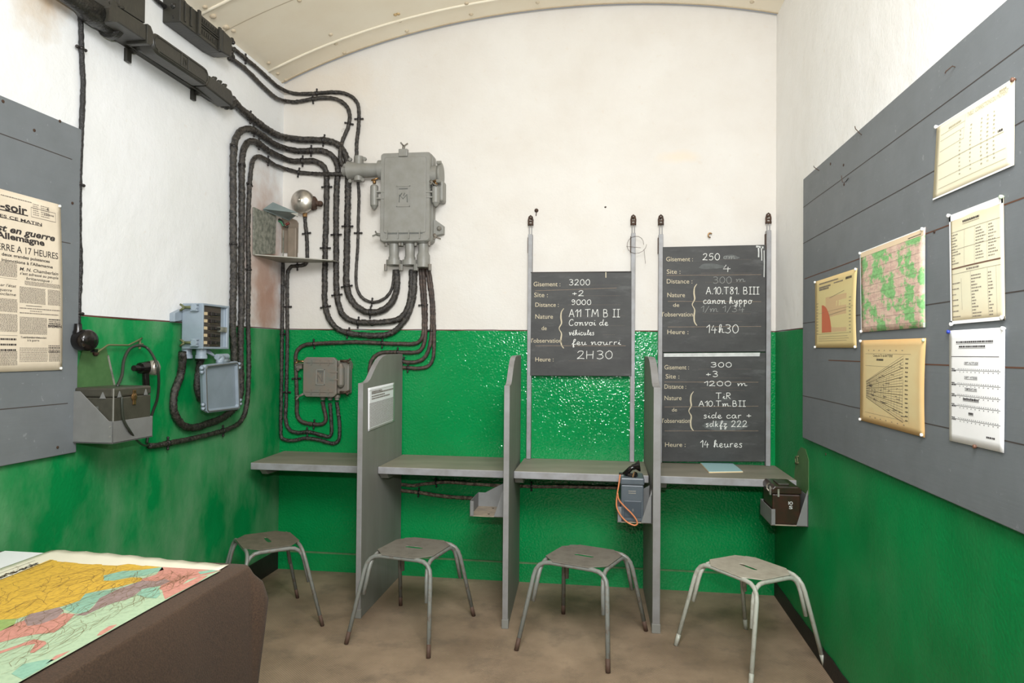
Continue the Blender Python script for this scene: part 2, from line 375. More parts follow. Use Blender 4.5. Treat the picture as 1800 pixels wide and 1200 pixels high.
def smoothpath(pts, step=.012):
    P = [Vector(p) for p in pts]; out = []
    for i in range(len(P)-1):
        p0 = P[max(i-1, 0)]; p1 = P[i]; p2 = P[i+1]; p3 = P[min(i+2, len(P)-1)]
        # centripetal-ish tangents
        d = (p2-p1).length; n = max(1, int(d/step))
        m1 = (p2-p0)*(d/max((p2-p1).length+(p1-p0).length, 1e-6)); m2 = (p3-p1)*(d/max((p3-p2).length+(p2-p1).length, 1e-6))
        if i == 0: m1 = (p2-p1)
        if i == len(P)-2: m2 = (p2-p1)
        for k in range(n):
            t = k/n; h = (2*t**3-3*t**2+1, t**3-2*t**2+t, -2*t**3+3*t**2, t**3-t**2)
            out.append(p1*h[0]+m1*h[1]+p2*h[2]+m2*h[3])
    out.append(P[-1]); return out

# ------------------------------------------------------------------ lettering
_tc = {}
def glyphs(body, bold=0., shear=0.):
    key = (body, bold, shear)
    if key in _tc: return _tc[key]
    cu = bpy.data.curves.new('lettering', 'FONT'); cu.body = body; cu.offset = bold; cu.shear = shear; cu.resolution_u = 3
    ob = bpy.data.objects.new('lettering', cu); COL.objects.link(ob); bpy.context.view_layer.update()
    me = ob.evaluated_get(bpy.context.evaluated_depsgraph_get()).to_mesh()
    vs = [(v.co.x, v.co.y) for v in me.vertices]; fs = [tuple(p.vertices) for p in me.polygons]
    ob.to_mesh_clear(); bpy.data.objects.remove(ob); bpy.data.curves.remove(cu)
    _tc[key] = (vs, fs); return vs, fs
def text(bm, body, p0, right, up, h, width=None, bold=0., shear=0., align='l', m=0, xs=1.):
    """flat letters of cap height h starting at p0; width fixes the run length"""
    vs, fs = glyphs(body, bold, shear)
    if not vs: return
    x0 = min(v[0] for v in vs); x1 = max(v[0] for v in vs)
    k = h/.69; kx = width/(x1-x0) if width else k*xs
    right = Vector(right); up = Vector(up); p0 = Vector(p0)
    sh = {'l': -x0, 'r': -x1, 'c': -(x0+x1)/2}[align]
    bm.add([p0+right*((x+sh)*kx)+up*(y*k) for x, y in vs], fs, m)
# one-stroke handwriting, units: cap height 10
G = {
 '0': (7, '3,10 .8,7.5 .6,3 2.6,0 5,1.8 5.4,6.5 4,9.6 2.6,10'), '1': (4, '0,6.5 3,10 3,9 2.6,0'), '2': (7, '.6,7.6 2,9.8 4.6,9.2 4.6,6.4 2,2.4 .2,.2 2.5,.6 5.8,.2'),
 '3': (7, '.6,9.4 3,10 5,8.4 4,6 2,5.4 4.6,4.8 5.2,2.2 3,0 .4,1'), '4': (7, '2.6,9 .4,3.4 5.8,3.8|4.2,6.4 3.8,-.6'), '5': (7, '5.2,9.8 1.6,9.6 1.2,5.6 4,6 5.2,3.2 3.4,.2 .6,.8'),
 '8': (7, '4.6,9 2.4,10 1.2,7.8 4.2,4.6 4.6,1.4 2.4,0 .8,2 2.4,5 4.8,8 4.6,9'), '9': (7, '4.8,8.6 2.6,10 .8,7.4 2.6,5.2 4.8,8 4.8,3.5 3.2,.2 1,.8'),
 '+': (7, '.6,4 5.4,4.2|3,6.8 3,1.6'), '.': (2.6, '.6,.2 1,.9 1.2,.2'), '/': (5, '.2,-1.5 4.4,10'), '-': (6, '.6,4.4 5,4.4'),
 'A': (8, '.2,0 3.4,10 3.6,10 6.6,0|1.4,3.8 5.6,3.8'), 'B': (8, '1.2,0 1.2,10|1.2,10 4.6,9.4 4.6,6 1.4,5.4 5.4,4.6 5.4,.8 1.2,0'), 'C': (7, '5.6,8.4 4.4,10 1.6,8.6 .4,4 1.6,.4 4,.2 5.6,1.6'),
 'D': (7, '1,0 1,10 4.6,8.6 5.4,4 3.6,.4 1,0'), 'H': (8, '.8,10 .6,0|5.6,10 5.4,0|.8,5 5.6,5.2'), 'I': (5, '2.2,10 2.2,0|.4,10 4.2,10|.4,0 4.2,0'),
 'M': (10, '.6,0 1.6,10 1.8,10 4.4,3.6 4.8,3.6 7.4,10 7.6,10 8.6,0'), 'R': (8, '1,0 1,10|1,10 4.6,9.6 5,6.4 1.2,5.2 2.2,5 5.6,0'), 'T': (8, '.2,9.8 6.8,10|3.4,10 3.4,0'),
 'a': (6.4, '4.4,4.8 2.4,5.6 .6,3.4 1.2,.4 3,.6 4.4,4.6 4.4,1 6,.6'), 'c': (5.6, '4.4,4.6 2.6,5.6 .8,3.6 1.4,.4 3.2,.2 5.2,1.6'), 'd': (6.6, '4.2,4.8 2,5.4 .6,2.6 2,.2 4.2,2.4|5.4,10 4.6,1.4 6.2,.8'),
 'e': (5.4, '.2,1.4 3.6,3.4 3.2,5.4 1.4,4.8 1,1.6 2.6,0 5,1.4'), 'f': (5, '.2,.8 3,6 4.4,9.6 3,10 2.2,6 1.6,-4 2.6,-3.6 2,.6 4.6,1.2'), 'h': (6.4, '.4,1 2.6,7 3,10 1.6,9.4 1.2,0 2.4,4.4 4,5 4,1 6,.8'),
 'i': (3.6, '.2,1.4 1.6,5 1.6,.8 3.4,1|1.8,7.6 2,8.2'), 'k': (6, '1.6,10 1,0|4,5.4 1.4,2.4|1.8,2.9 4.4,.2'), 'l': (4, '.4,1.4 2.6,6 3.2,9.2 2.2,10 1.5,6 1.7,.8 3.8,1.4'),
 'm': (9.6, '.2,4 1.2,5.2 1.2,0 2.6,4.8 4,5 4,0 5.4,4.8 7,5 7,.8 9,1'), 'n': (7, '.2,4 1.4,5.2 1.4,0 3,4.8 4.6,5 4.6,.8 6.6,1'), 'o': (6, '2.6,5.4 .6,3.4 1.4,.4 3.6,.6 4.4,3.6 2.6,5.4 4.4,4.6 5.8,5'),
 'p': (6.6, '.2,3 1.6,5.4 1.4,-4|1.6,3.4 3.4,5.4 4.8,3 3.4,.2 1.6,1.4'), 'r': (5, '1,5.6 1,0|1.1,3.4 2.2,5.2 4,5'), 's': (4.8, '3.8,4.8 2,5.6 .9,4.2 3.4,2.2 2.6,.1 .5,.6'),
 'u': (6.8, '.2,3.6 1.4,5.2 1.2,1.2 2.6,0 4.2,2 4.6,5.2 4.4,1 6.4,1'), 'v': (5.8, '.2,4 1.4,5.4 2,0 4,3.6 4.2,5.4 5.6,5'), 'y': (6.4, '.2,4 1.4,5.4 1.6,1.6 3,1.4 4.6,5.2 4.2,-2 2.4,-4 1.6,-2.6 4,.4 6,1'),
 'z': (5.8, '.4,4.6 4.2,5.2 .8,.4 3.4,0 3,-3.6 1.4,-3.4 3,-.6 5.2,.8'), 'é': (5.4, '.2,1.4 3.6,3.4 3.2,5.4 1.4,4.8 1,1.6 2.6,0 5,1.4|2.4,7 4,8.8'), ' ': (4, ''),
}
STRAIGHT = set('14+/-AHIMT')
def chalk(bm, s, p0, right, up, nrm, h, width, wd=.0042, m=0):
    tot = sum(G[c][0] for c in s); kx = width/(tot-1.2); k = h/10; x = 0
    right = Vector(right); up = Vector(up); p0 = Vector(p0)
    for c in s:
        wdt, st = G[c]
        for stroke in st.split('|'):
            if not stroke: continue
            q = [tuple(map(float, a.split(','))) for a in stroke.split()]
            j = .15; P = [p0+right*((x+a+random.uniform(-j, j))*kx)+up*((b+random.uniform(-j, j))*k) for a, b in q]
            if c not in STRAIGHT: P = smoothpath(P, .004)
            P = [q_+Vector(nrm)*(.00003*i_) for i_, q_ in enumerate(P)]
            bm.ribbon(P, nrm, wd, m)
        x += wdt

# ================================================================== SETTING
arc = lambda x: ((((-.00426526*x-.00631387)*x-.08488631)*x-.01886484)*x+3.74498414)
YF = -2.2
b = Bm(); b.flat = True
b.add([(XL-.3, YF-.3, 0), (XR+.3, YF-.3, 0), (XR+.3, D+.3, 0), (XL-.3, D+.3, 0)], [(0, 1, 2, 3)]); struct(b.build('floor', 'floor'))
xs = [XL+(XR-XL)*i/40 for i in range(41)]
def wallmesh(name, a, e, ztop, mats):
    """vertical wall from a to e (x, y); bands of green, line and white"""
    bb = Bm(); bb.flat = True; ax, ay = a; ex, ey = e
    for k, (z0, z1) in enumerate(((0, ZG-.004), (ZG-.004, ZG+.003), (ZG+.003, None))):
        n = 40; vs = []
        for i in range(n+1):
            t = i/n; x = ax+(ex-ax)*t; y = ay+(ey-ay)*t; zt = z1 if z1 else (ztop(x) if callable(ztop) else ztop)
            wob = .0018*math.sin(t*47)+.0015*math.sin(t*113) if k != 0 else 0
            vs += [(x, y, z0+(wob if k else 0)), (x, y, zt)]
        bb.add(vs, [(2*i, 2*i+2, 2*i+3, 2*i+1) for i in range(n)], k)
    return struct(bb.build(name, mats))
wallmesh('wall_back', (XL, D), (XR, D), lambda x: arc(x)+.005, ['green_back', 'line', 'white_back'])
wallmesh('wall_left', (XL, YF), (XL, D), arc(XL)+.01, ['green_left', 'line', 'white_left'])
wallmesh('wall_right', (XR, D), (XR, YF), arc(XR)+.01, ['green_right', 'line', 'white_right'])
wallmesh('wall_front', (XR, YF), (XL, YF), lambda x: arc(x)+.005, ['green_right', 'line', 'white_right'])
# ceiling of bent sheet metal
b = Bm(); b.flat = True
for (y0, y1, m, dz) in ((D-.03, D+.001, 1, .012), (YF, D-.03, 0, 0)):
    vs = []
    for x in xs: vs += [(x, y0, arc(x)+dz), (x, y1, arc(x)+dz)]
    b.add(vs, [(2*i, 2*i+1, 2*i+3, 2*i+2) for i in range(40)], m)
ceil = struct(b.build('ceiling', ['ceil', 'ceil_lap'], smooth=True))
b = Bm()
for i in range(40): 
    x0, x1 = xs[i], xs[i+1]; b.frustum([(x0, D-.045, arc(x0)), (x0, D-.03, arc(x0)), (x0, D-.03, arc(x0)-.004), (x0, D-.045, arc(x0)-.004)], [(x1, D-.045, arc(x1)), (x1, D-.03, arc(x1)), (x1, D-.03, arc(x1)-.004), (x1, D-.045, arc(x1)-.004)])
b.build('sheet_edge', 'ceil_lap', ceil)
for y in (4.30, 3.52, 2.7):
    bm = Bm(); bm.tube([(x, y, arc(x)) for x in xs], .0105, 8); bm.build('bead', 'bead', ceil, smooth=True)
for y in (3.74, 3.0):
    bm = Bm(); bm.ribbon([(x, y, arc(x)-.0012) for x in xs], (0, 0, 1), .006); bm.build('seam', 'ceil_lap', ceil)
rv = [(488, 129), (502, 140), (590, 76), (605, 92), (703, 36), (715, 54), (820, 5), (828, 25), (1322, 3), (945, 4), (472, 110), (397, 47), (374, 28), (410, 54), (581, 60), (526, 0), (360, 12)]
for i, (px, py) in enumerate(rv):
    # march the sight line to the vault
    d = ray(px, py).normalized(); tt = 1.5
    while tt < 7:
        p = EYE+d*tt
        if XL < p.x < XR and p.z >= arc(p.x) or p.y > D-.012: break
        tt += .004
    p = EYE+d*tt
    if p.y > D-.03 or p.x < XL+.01: continue
    r = .02 if i in (11, 12) else .0145
    bm = Bm(); bm.ball((p.x, p.y, arc(p.x)), r, sc=(1, 1, .7)); bm.build('rivet', 'ceil_lap', ceil, smooth=True)
for (px, py) in ((695, 17), (700, 19)):
    d = ray(px, py); p = on(px, py, 1, 4.22); bm = Bm(); bm.ball((p.x, 4.22, arc(p.x)-.002), .013, sc=(1, 1, .6)); o = bm.build('rivet', 'rust_rivet', ceil, smooth=True); o['label'] = 'rusty rivet'
# skirtings
b = Bm(); b.box((XL, D-.012, 0), (XR, D, .118), 0); b.box((XL, D-.013, .118), (XR, D, .127), 1); struct(b.build('baseboard_back', ['green_back', 'ledge']))
def skirt(name, x0, x1, ya, yb, h):
    bb = Bm(); n = 60; vs = []
    for i in range(n+1):
        y = ya+(yb-ya)*i/n; hh = h+random.uniform(-.004, .004)
        vs += [(x0, y, 0), (x1, y, 0), (x1, y, hh), (x0, y, hh)]
    fs = []
    for i in range(n): fs += [(4*i+k, 4*i+(k+1) % 4, 4*i+4+(k+1) % 4, 4*i+4+k) for k in range(4)]
    fs += [(3, 2, 1, 0), tuple(4*n+k for k in range(4))]
    bb.add(vs, fs); return struct(bb.build(name, 'skirt_black'))
skirt('baseboard_right', XR-.006, XR, YF, D-.013, .088)
skirt('baseboard_left', XL, XL+.008, YF, D-.013, .13)

# ================================================================== NOTICE BOARDS
def noticeboard(side, y0, y1, label, grooves):
    x0 = XL+.007 if side < 0 else XR-.022; x1 = XL+.022 if side < 0 else XR-.007
    t = thing('notice_board', label, 'notice board', ((x0+x1)/2, y1, 1.06))
    b = Bm(); b.box((x0, y0, 1.06), (x1, y1, 2.42)); b.build('panel', 'board', t, bevel=.003)
    xf = x1+.0006 if side < 0 else x0-.0006
    for z, rust, ya, yb in grooves:
        bm = Bm(); bm.flat = True; n = 14; pts = [(xf, ya+(yb-ya)*i/n, z+random.uniform(-.0012, .0012)) for i in range(n+1)]
        bm.ribbon(pts, (1, 0, 0), .0042 if rust else .0034); bm.build('plank_joint', 'groove_rust' if rust else 'groove', t)
    return t
gs = [(2.27, 0, .4, 3.83), (2.08, 0, .4, 3.83), (1.89, 1, .4, 3.8), (1.66, 0, .4, 3.83), (1.47, 1, .4, 3.4), (1.28, 0, .4, 3.83)]
nbr = noticeboard(1, .3, 3.833, 'large grey plank notice board on the right wall, holding six papers', gs)
nbl = noticeboard(-1, .3, 2.652, 'grey plank notice board on the left wall, holding the newspaper page', [(2.28, 0, .4, 2.6), (1.93, 0, .4, 2.6), (1.27, 0, .4, 2.6)])
def screw(parent, p, nx, mat='iron'):
    bm = Bm(); bm.lathe([(0, .006), (.002, .006), (.003, .003)], p, (nx, 0, 0), 10); bm.build('screw', mat, parent)
for px, py in ((1483, 290), (1452, 798), (1484, 324), (1643, 407), (1460, 288)): screw(nbr, R(px, py, .022), -1)
for px, py in ((101, 786), (127, 357), (60, 229), (105, 213), (5, 178)): screw(nbl, L(px, py, .022), 1)
for (px, py, up, lb) in ((1437, 298, .03, 'bent nail on the top edge of the right notice board, by its back corner'), (1511, 234, .045, 'bent nail on the top edge of the right notice board, nearer the front'), (1674, 116, -.02, 'nail hammered into the right notice board above the top paper')):
    p = R(px, py, .03); bm = Bm(); bm.tube([p+Vector((.02, 0, -abs(up)*.4)), p, p+Vector((-.012, .012, up*.5)), p+Vector((-.013, .016, up*.75))], .0017, 6)
    tag(bm.build('nail', 'iron'), lb, 'nail')
p = R(1486, 320, .022); bm = Bm(); bm.tube([p+Vector((.004, 0, 0)), p+Vector((-.012, 0, 0)), p+Vector((-.015, .004, .03))], .0014, 6); bm.tube([p, p+Vector((-.004, -.05, .006))], .0014, 6)
tag(bm.build('wire_hook', 'iron'), 'small wire hook on the upper left part of the right notice board', 'hook')

# ================================================================== PAPERS
class Sheet:
    """paper over four corners (tl, tr, br, bl) with a gentle curl along normal n"""
    def __init__(s, tl, tr, br, bl, n, curl=0., curl_r=0.):
        s.c = [Vector(p) for p in (tl, tr, br, bl)]; s.n = Vector(n); s.curl = curl; s.cr = curl_r
        s.right = (s.c[1]-s.c[0]).normalized(); s.up = (s.c[0]-s.c[3]).normalized()
        s.w = (s.c[1]-s.c[0]).length; s.h = (s.c[0]-s.c[3]).length
    def P(s, u, v, off=0.):
        a = s.c[0].lerp(s.c[1], u); d = s.c[3].lerp(s.c[2], u)
        k = s.curl*math.sin(PI*u)*math.sin(PI*v)+s.cr*u**3*math.sin(PI*v)
        return d.lerp(a, v)+s.n*(k+off)
    def grid(s, nu=14, nv=14):
        b = Bm(); b.uv = []; vs = []
        for j in range(nv+1):
            for i in range(nu+1): vs.append(s.P(i/nu, j/nv)); b.uv.append((i/nu, j/nv))
        return b.add(vs, [(j*(nu+1)+i, j*(nu+1)+i+1, (j+1)*(nu+1)+i+1, (j+1)*(nu+1)+i) for j in range(nv) for i in range(nu)])
    def quad(s, b, u0, v0, u1, v1, m=0, off=.0012, n=1):
        for i in range(n):
            a, c = u0+(u1-u0)*i/n, u0+(u1-u0)*(i+1)/n
            b.add([s.P(a, v0, off), s.P(c, v0, off), s.P(c, v1, off), s.P(a, v1, off)], [(0, 1, 2, 3)], m)
    def hline(s, b, u0, u1, v, t=.0012, m=0, v2=None):
        n = 6; v2 = v if v2 is None else v2
        b.ribbon([s.P(u0+(u1-u0)*i/n, v+(v2-v)*i/n, .0012) for i in range(n+1)], s.n, t, m)
    def vline(s, b, u, v0, v1, t=.0012, m=0, u2=None):
        n = 6; u2 = u if u2 is None else u2
        b.ribbon([s.P(u+(u2-u)*i/n, v0+(v1-v0)*i/n, .0012) for i in range(n+1)], s.n, t, m)
    def words(s, b, u0, u1, v, hgt, m=0, gap=.25, full=True):
        """a printed line too small to read"""
        u = u0; k = hgt/s.h
        while u < u1-.004:
            wl = random.uniform(.012, .05)*(.2/s.w if s.w else 1); e = min(u+wl, u1)
            s.quad(b, u, v, e, v+k, m); u = e+random.uniform(.006, .012)*(.2/s.w)
    def text(s, b, body, u, v, h, width=None, align='l', bold=0., shear=0., m=0, xs=1.):
        vs, fs = glyphs(body, bold, shear)
        x0 = min(q[0] for q in vs); x1 = max(q[0] for q in vs); k = h/.69; kx = width*s.w/(x1-x0) if width else k*xs
        sh = {'l': -x0, 'r': -x1, 'c': -(x0+x1)/2}[align]
        b.add([s.P(u+(x+sh)*kx/s.w, v+y*k/s.h, .0013) for x, y in vs], fs, m)
def paper(name, label, cat, sh, mat, group=None, pins=(), nu=14, nv=14):
    t = thing(name, label, cat, sh.P(.5, 0), group)
    sh.grid(nu, nv).build('sheet', mat, t, smooth=True, solid=.0006)
    for (u, v, mt) in pins:
        bm = Bm(); bm.lathe([(-.004, .003), (.001, .0055), (.006, .006), (.008, .003)], sh.P(u, v), sh.n, 10); o = bm.build('pin', mt, t, smooth=True)
        if mt != 'pin_white': o['label'] = {'pin_blue': 'blue push pin', 'pin_brown': 'brown push pin', 'pin_green': 'pale green push pin'}[mt]
    return t
def pr(b, t, mats, name='print'): b.flat = True; return b.build(name, mats, t)
OFF = .026
def RS(tl, tr, br, bl, curl=.004, cr=0., off=OFF): return Sheet(R(*tl, off), R(*tr, off), R(*br, off), R(*bl, off), (-1, 0, 0), curl, cr)
# 1 table sheet, top right
sh = RS((1647, 223), (1784, 136), (1783, 290), (1640, 352), .006)
t = paper('table_sheet', 'wide cream paper with faint columns, highest of the papers on the right notice board', 'paper', sh, 'paper_cream', pins=[(.0, 1., 'pin_white'), (.99, .98, 'pin_brown')])
b = Bm(); sh.text(b, 'TABLE : CORRECTIONS DU MOMENT', .46, .87, .012, .48, m=0); sh.words(b, .84, .92, .93, .006, 0); sh.words(b, .2, .38, .86, .006, 0)
for v in (.24, .12): sh.hline(b, .08, .92, v, .0011, 1)
sh.hline(b, .06, .9, .44, .0015, 0); sh.hline(b, .08, .44, .62, .001, 1); sh.hline(b, .08, .44, .76, .001, 1); sh.hline(b, .08, .44, .84, .001, 1); sh.vline(b, .435, .62, .92, .001, 0)
for u in (.38, .52, .65, .72, .79):
    for k in range(12): sh.words(b, u, u+.02, .18+k*.05, .004, 1)
sh.words(b, .84, .89, .46, .006, 2); sh.quad(b, .0, 0, 1, .022, 3); sh.quad(b, .0, .985, 1, 1, 3)
pr(b, t, ['ink_faint', 'ink_faint', 'ink', 'paper_white'])
# 2 list sheet under it
sh = RS((1669, 379), (1764, 343), (1767, 562), (1672, 570), .004)
t = paper('list_sheet', 'tall cream paper with two ruled lists and a dark line across its middle', 'paper', sh, 'paper_list', pins=[(.0, 1., 'pin_white'), (.98, .99, 'pin_green'), (.02, .0, 'pin_white'), (.97, .02, 'pin_white')])
b = Bm(); sh.quad(b, 0, .94, 1, 1, 3); sh.quad(b, 0, 0, 1, .03, 3); sh.quad(b, .97, 0, 1, 1, 3); sh.quad(b, 0, 0, .03, 1, 3)
sh.words(b, .28, .6, .893, .006, 2); sh.hline(b, .28, .6, .88, .001, 2); sh.hline(b, .04, .95, .5, .004, 4); sh.words(b, .36, .6, .465, .005, 1)
for v in (.83, .67, .45): sh.hline(b, .04, .95, v, .0009, 1)
for u, v0, v1 in ((.32, .5, .83), (.52, .5, .83), (.74, .5, .83), (.44, .04, .45), (.74, .04, .45), (.88, .04, .45), (.25, .12, .4)): sh.vline(b, u, v0, v1, .0008, 1)
for k in range(11):
    sh.words(b, .05, .05+random.uniform(.06, .2), .54+k*.026, .0028, 1); sh.words(b, .54, .54+random.uniform(.06, .18), .54+k*.026, .0028, 1); sh.words(b, .76, .76+random.uniform(.05, .17), .54+k*.026, .0028, 1)
for k in range(14):
    sh.words(b, .45, .45+random.uniform(.05, .2), .05+k*.027, .003, 1); sh.words(b, .75, .75+random.uniform(.03, .08), .05+k*.027, .003, 1)
    if k % 2 == 0: sh.words(b, .05, .05+random.uniform(.08, .18), .06+k*.025, .003, 1)
pr(b, t, ['ink_faint', 'ink_soft', 'ink', 'paper_white', 'pin_brown'])
# 3 white scale sheet, bottom right
sh = RS((1669, 581), (1767, 575), (1765, 796), (1669, 774), .005)
t = paper('scale_sheet', 'tall white paper with ruled number scales, lowest right on the right notice board', 'paper', sh, 'paper_white', pins=[(.0, .99, 'pin_blue'), (.98, .99, 'pin_white'), (.52, .0, 'pin_brown')])
b = Bm()
sh.words(b, .15, .82, .885, .005, 0); sh.words(b, .21, .7, .845, .005, 0); sh.hline(b, .15, .82, .877, .001, 0); sh.hline(b, .2, .7, .837, .001, 0); sh.hline(b, .05, .92, .765, .0016, 0)
for (v, s, wd) in ((.7, 'DEPT ALTITUDE', .26), (.575, 'DEPT VITESSE', .24), (.475, 'TEMPERATURE', .23), (.385, '', .3), (.265, '', .09)):
    (sh.text(b, s, .46, v, .006, wd, 'c', bold=.01, m=0) if s else sh.words(b, .46-wd/2, .46+wd/2, v, .006, 0)); sh.hline(b, .46-wd/2, .46+wd/2, v-.006, .001, 0)
    v2 = v-.055; sh.hline(b, .07, .95, v2, .0011, 0); sh.words(b, .06, .13, v2+.006, .003, 0); sh.words(b, .06, .16, v2-.012, .003, 0)
    for i in range(20):
        u = .2+i*.037; sh.quad(b, u, v2+.008, u+.012, v2+.014, 0)
        if i % 2: sh.quad(b, u, v2-.018, u+.014, v2-.012, 0)
sh.words(b, .72, .86, .09, .005, 0); pr(b, t, ['ink'])
# 4 terrain map
sh = RS((1512, 444), (1627, 399), (1627, 575), (1514, 584), .003, .004)
t = paper('terrain_map', 'pinned map with green woods and pink ground, on the right notice board', 'map', sh, 'terrain', pins=[(.01, .99, 'pin_white'), (.97, .99, 'pin_white'), (.01, .01, 'pin_white')])
b = Bm(); sh.quad(b, .02, .93, .98, .99, 0, n=10); sh.quad(b, .975, 0, 1, 1, 1); sh.quad(b, 0, .988, 1, 1, 1, n=10); sh.quad(b, 0, 0, .012, 1, 1); sh.words(b, .78, .95, .94, .004, 2)
for i in range(9): sh.hline(b, .03, .95, .06+i*.1, .0007, 3)
for i in range(8): sh.vline(b, .08+i*.115, .02, .9, .0007, 3)
pr(b, t, ['terrain_margin', 'paper_white', 'ink', 'ink_soft'])
# 5 small chart with red wedge
sh = RS((1433, 495), (1507, 471), (1506, 611), (1433, 611), .003, .005)
t = paper('chart_sheet', 'small yellowed chart with a brick red curved wedge, leftmost paper on the right notice board', 'paper', sh, 'paper_chart', pins=[(.01, .99, 'pin_white'), (.98, .99, 'pin_white'), (.01, .01, 'pin_white'), (.98, .01, 'pin_white')])
b = Bm()
q = [(.2, .22), (.2, .62)]+[(.2+.25*math.sin(a*PI/16), .22+.4*math.cos(a*PI/16)) for a in range(1, 9)]
b.add([sh.P(u, v, .0014) for u, v in q], [tuple(range(len(q)))[::-1]], 0)
sh.quad(b, .3, .22, .8, .5, 1, .0008, 8); sh.quad(b, .3, .5, .8, .72, 1, .0008, 8)
sh.words(b, .12, .6, .93, .006, 2); sh.words(b, .12, .42, .87, .008, 2); sh.words(b, .12, .38, .84, .008, 2); sh.words(b, .5, .72, .89, .005, 2); sh.words(b, .77, .9, .9, .01, 3)
for v, u1 in ((.1, .8), (.13, .85), (.16, .82), (.2, .85)): sh.hline(b, .1, u1, v, .001, 2)
sh.hline(b, .4, .75, .7, .0014, 2, .76); sh.hline(b, .38, .8, .46, .0014, 2, .5); sh.hline(b, .06, .95, .5, .0008, 2, .54)
for i in range(11): sh.words(b, .05, .1, .2+i*.045, .003, 2); sh.words(b, .86, .9, .2+i*.045, .003, 2)
pr(b, t, ['wedge', 'chart_pink', 'ink_soft', 'ink'])
# 6 fan diagram
sh = RS((1513, 598), (1628, 594), (1626, 769), (1512, 738), .003, .004)
t = paper('fan_diagram', 'yellowed paper with a fan of fine black lines, below the terrain map', 'paper', sh, 'paper_yellow', pins=[(.01, .99, 'pin_white'), (.98, .98, 'pin_green'), (.01, .01, 'pin_white'), (.97, .02, 'pin_white')])
b = Bm(); sh.text(b, 'Champ de Tir de BATTERIE', .24, .8, .009, .32, m=1); sh.words(b, .3, .42, .755, .007, 1)
sh.hline(b, .1, .82, .835, .0008, 2); sh.hline(b, .1, .6, .69, .0008, 2); sh.hline(b, .1, .75, .12, .0008, 2); sh.vline(b, .8, .1, .3, .0008, 2)
for i in range(23):
    f = i/22; va = .3+.2*f; vb = .1+.72*f
    sh.hline(b, .12, .72, va, .0010 if i % 3 else .0016, 0 if i % 3 == 0 else 2, vb)
for i in range(15):
    f = i/14; u = .13+.58*f; lo = .3-.2*f+.01; hi = .5+.32*f-.01; q = random.uniform(.2, .45); m0 = lo+(hi-lo)*random.random()*.5
    sh.vline(b, u, m0, m0+(hi-lo)*q, .0012, 2, u+.02); sh.vline(b, u, lo, hi, .0006, 2, u+.01)
for i in range(46):
    f = random.random(); u = .15+.55*f; lo = .3-.2*f; hi = .5+.32*f; v = random.uniform(lo+.02, hi-.02); sh.hline(b, u, u+random.uniform(.02, .07), v, .0016, 0, v+random.uniform(-.012, .014))
for i in range(15): sh.words(b, .75, .79, .12+i*.047, .004, 0)
for i in range(7): sh.words(b, .15+.09*i, .17+.09*i, .87, .003, 2); sh.words(b, .18+.09*i, .2+.09*i, .07, .003, 2)
pr(b, t, ['ink', 'ink', 'ink_soft'])

# newspaper page on the left board
tr, br = L(106, 360, .027), L(109, 650, .027)
sh = Sheet(tr+Vector((0, -.47, 0)), tr, br, br+Vector((0, -.47, 0)), (1, 0, 0), .004, .006)
t = paper('newspaper_page', 'framed-edge yellowed newspaper front page pinned to the left notice board'.replace('framed-edge ', ''), 'newspaper', sh, 'newsprint', nu=20, nv=20, pins=[(.985, .99, 'pin_white'), (.98, .01, 'pin_white')])
b = Bm()
def nu_(px, py):
    q = L(px, py, .027); return (q.y-sh.c[0].y)/.47, (q.z-br.z)/(tr.z-br.z)
def ntext(s, pl, pr_, h, bold=0., shear=0., m=0):
    """text whose visible right end is at pr_ and start at pl (picture points)"""
    u0, v0 = nu_(*pl); u1, v1 = nu_(*pr_); sh.text(b, s, u0, (v0+v1)/2, h, u1-u0, bold=bold, shear=shear, m=m)
ntext('Paris-soir', (-54, 358), (46, 374), .030, .03); ntext('5 HEURES CE MATIN', (-52, 373), (71, 394), .011, .02)
u, v = nu_(47, 380); sh.quad(b, .2, v, u, v+.006, 0); u, v = nu_(71, 398); sh.quad(b, .2, v, u, v+.003, 0)
ntext("L'Angleterre est en guerre", (-160, 378), (93, 420), .024, .03, .25); ntext("contre l'Allemagne", (-90, 405), (74, 428), .022, .035)
ntext('LA FRANCE EN GUERRE A 17 HEURES', (-150, 420), (97, 450), .0245, .004); ntext('Les deux grandes puissances', (-18, 447), (82, 460), .011, .02); ntext("leurs injonctions à l'Allemagne", (-26, 456), (87, 470), .011, .02)
ntext('M. N. Chamberlain', (28, 475), (96, 483), .0125, .012, .2); ntext("s'est adressé au peuple", (28, 483), (96, 489), .0105, .01, .2); ntext('britannique :', (39, 491), (85, 496), .0105, .01, .2)
ntext('BREMEN', (76, 574), (100, 577), .0105, .03); ntext('Tout London s\'attendait', (27, 593), (73, 596), .0075, .01); ntext('à la guerre', (39, 599), (60, 600), .0075, .01)
u0, v0 = nu_(53, 362); u1, v1 = nu_(96, 391)
for a, c_, d_, e in ((u0, v1, u1, v1+.003), (u0, v0-.008, u1, v0-.005), (u0, v1, u0+.003, v0-.005), (u1-.003, v1, u1, v0-.005)): sh.quad(b, a, c_, d_, e, 1)
sh.text(b, '6', u1-.09, v1+.06, .012, m=0, bold=.02); sh.words(b, u1-.12, u1-.02, v1+.03, .006, 1)
for k in range(6): sh.words(b, u0+.02, u0+.08, v1+.015+k*.012, .003, 1); sh.words(b, u0+.1, u0+.19, v1+.015+k*.012, .003, 1)
ub, vb_ = nu_(27, 500); ue, _ = nu_(99, 500); u2, _ = nu_(23, 500)
def column(ua, uz, va, vz, m=1, step=.0062):
    v = va
    while v > vz: sh.words(b, ua, uz, v, .0024, m); v -= step
_, vt = nu_(60, 505)
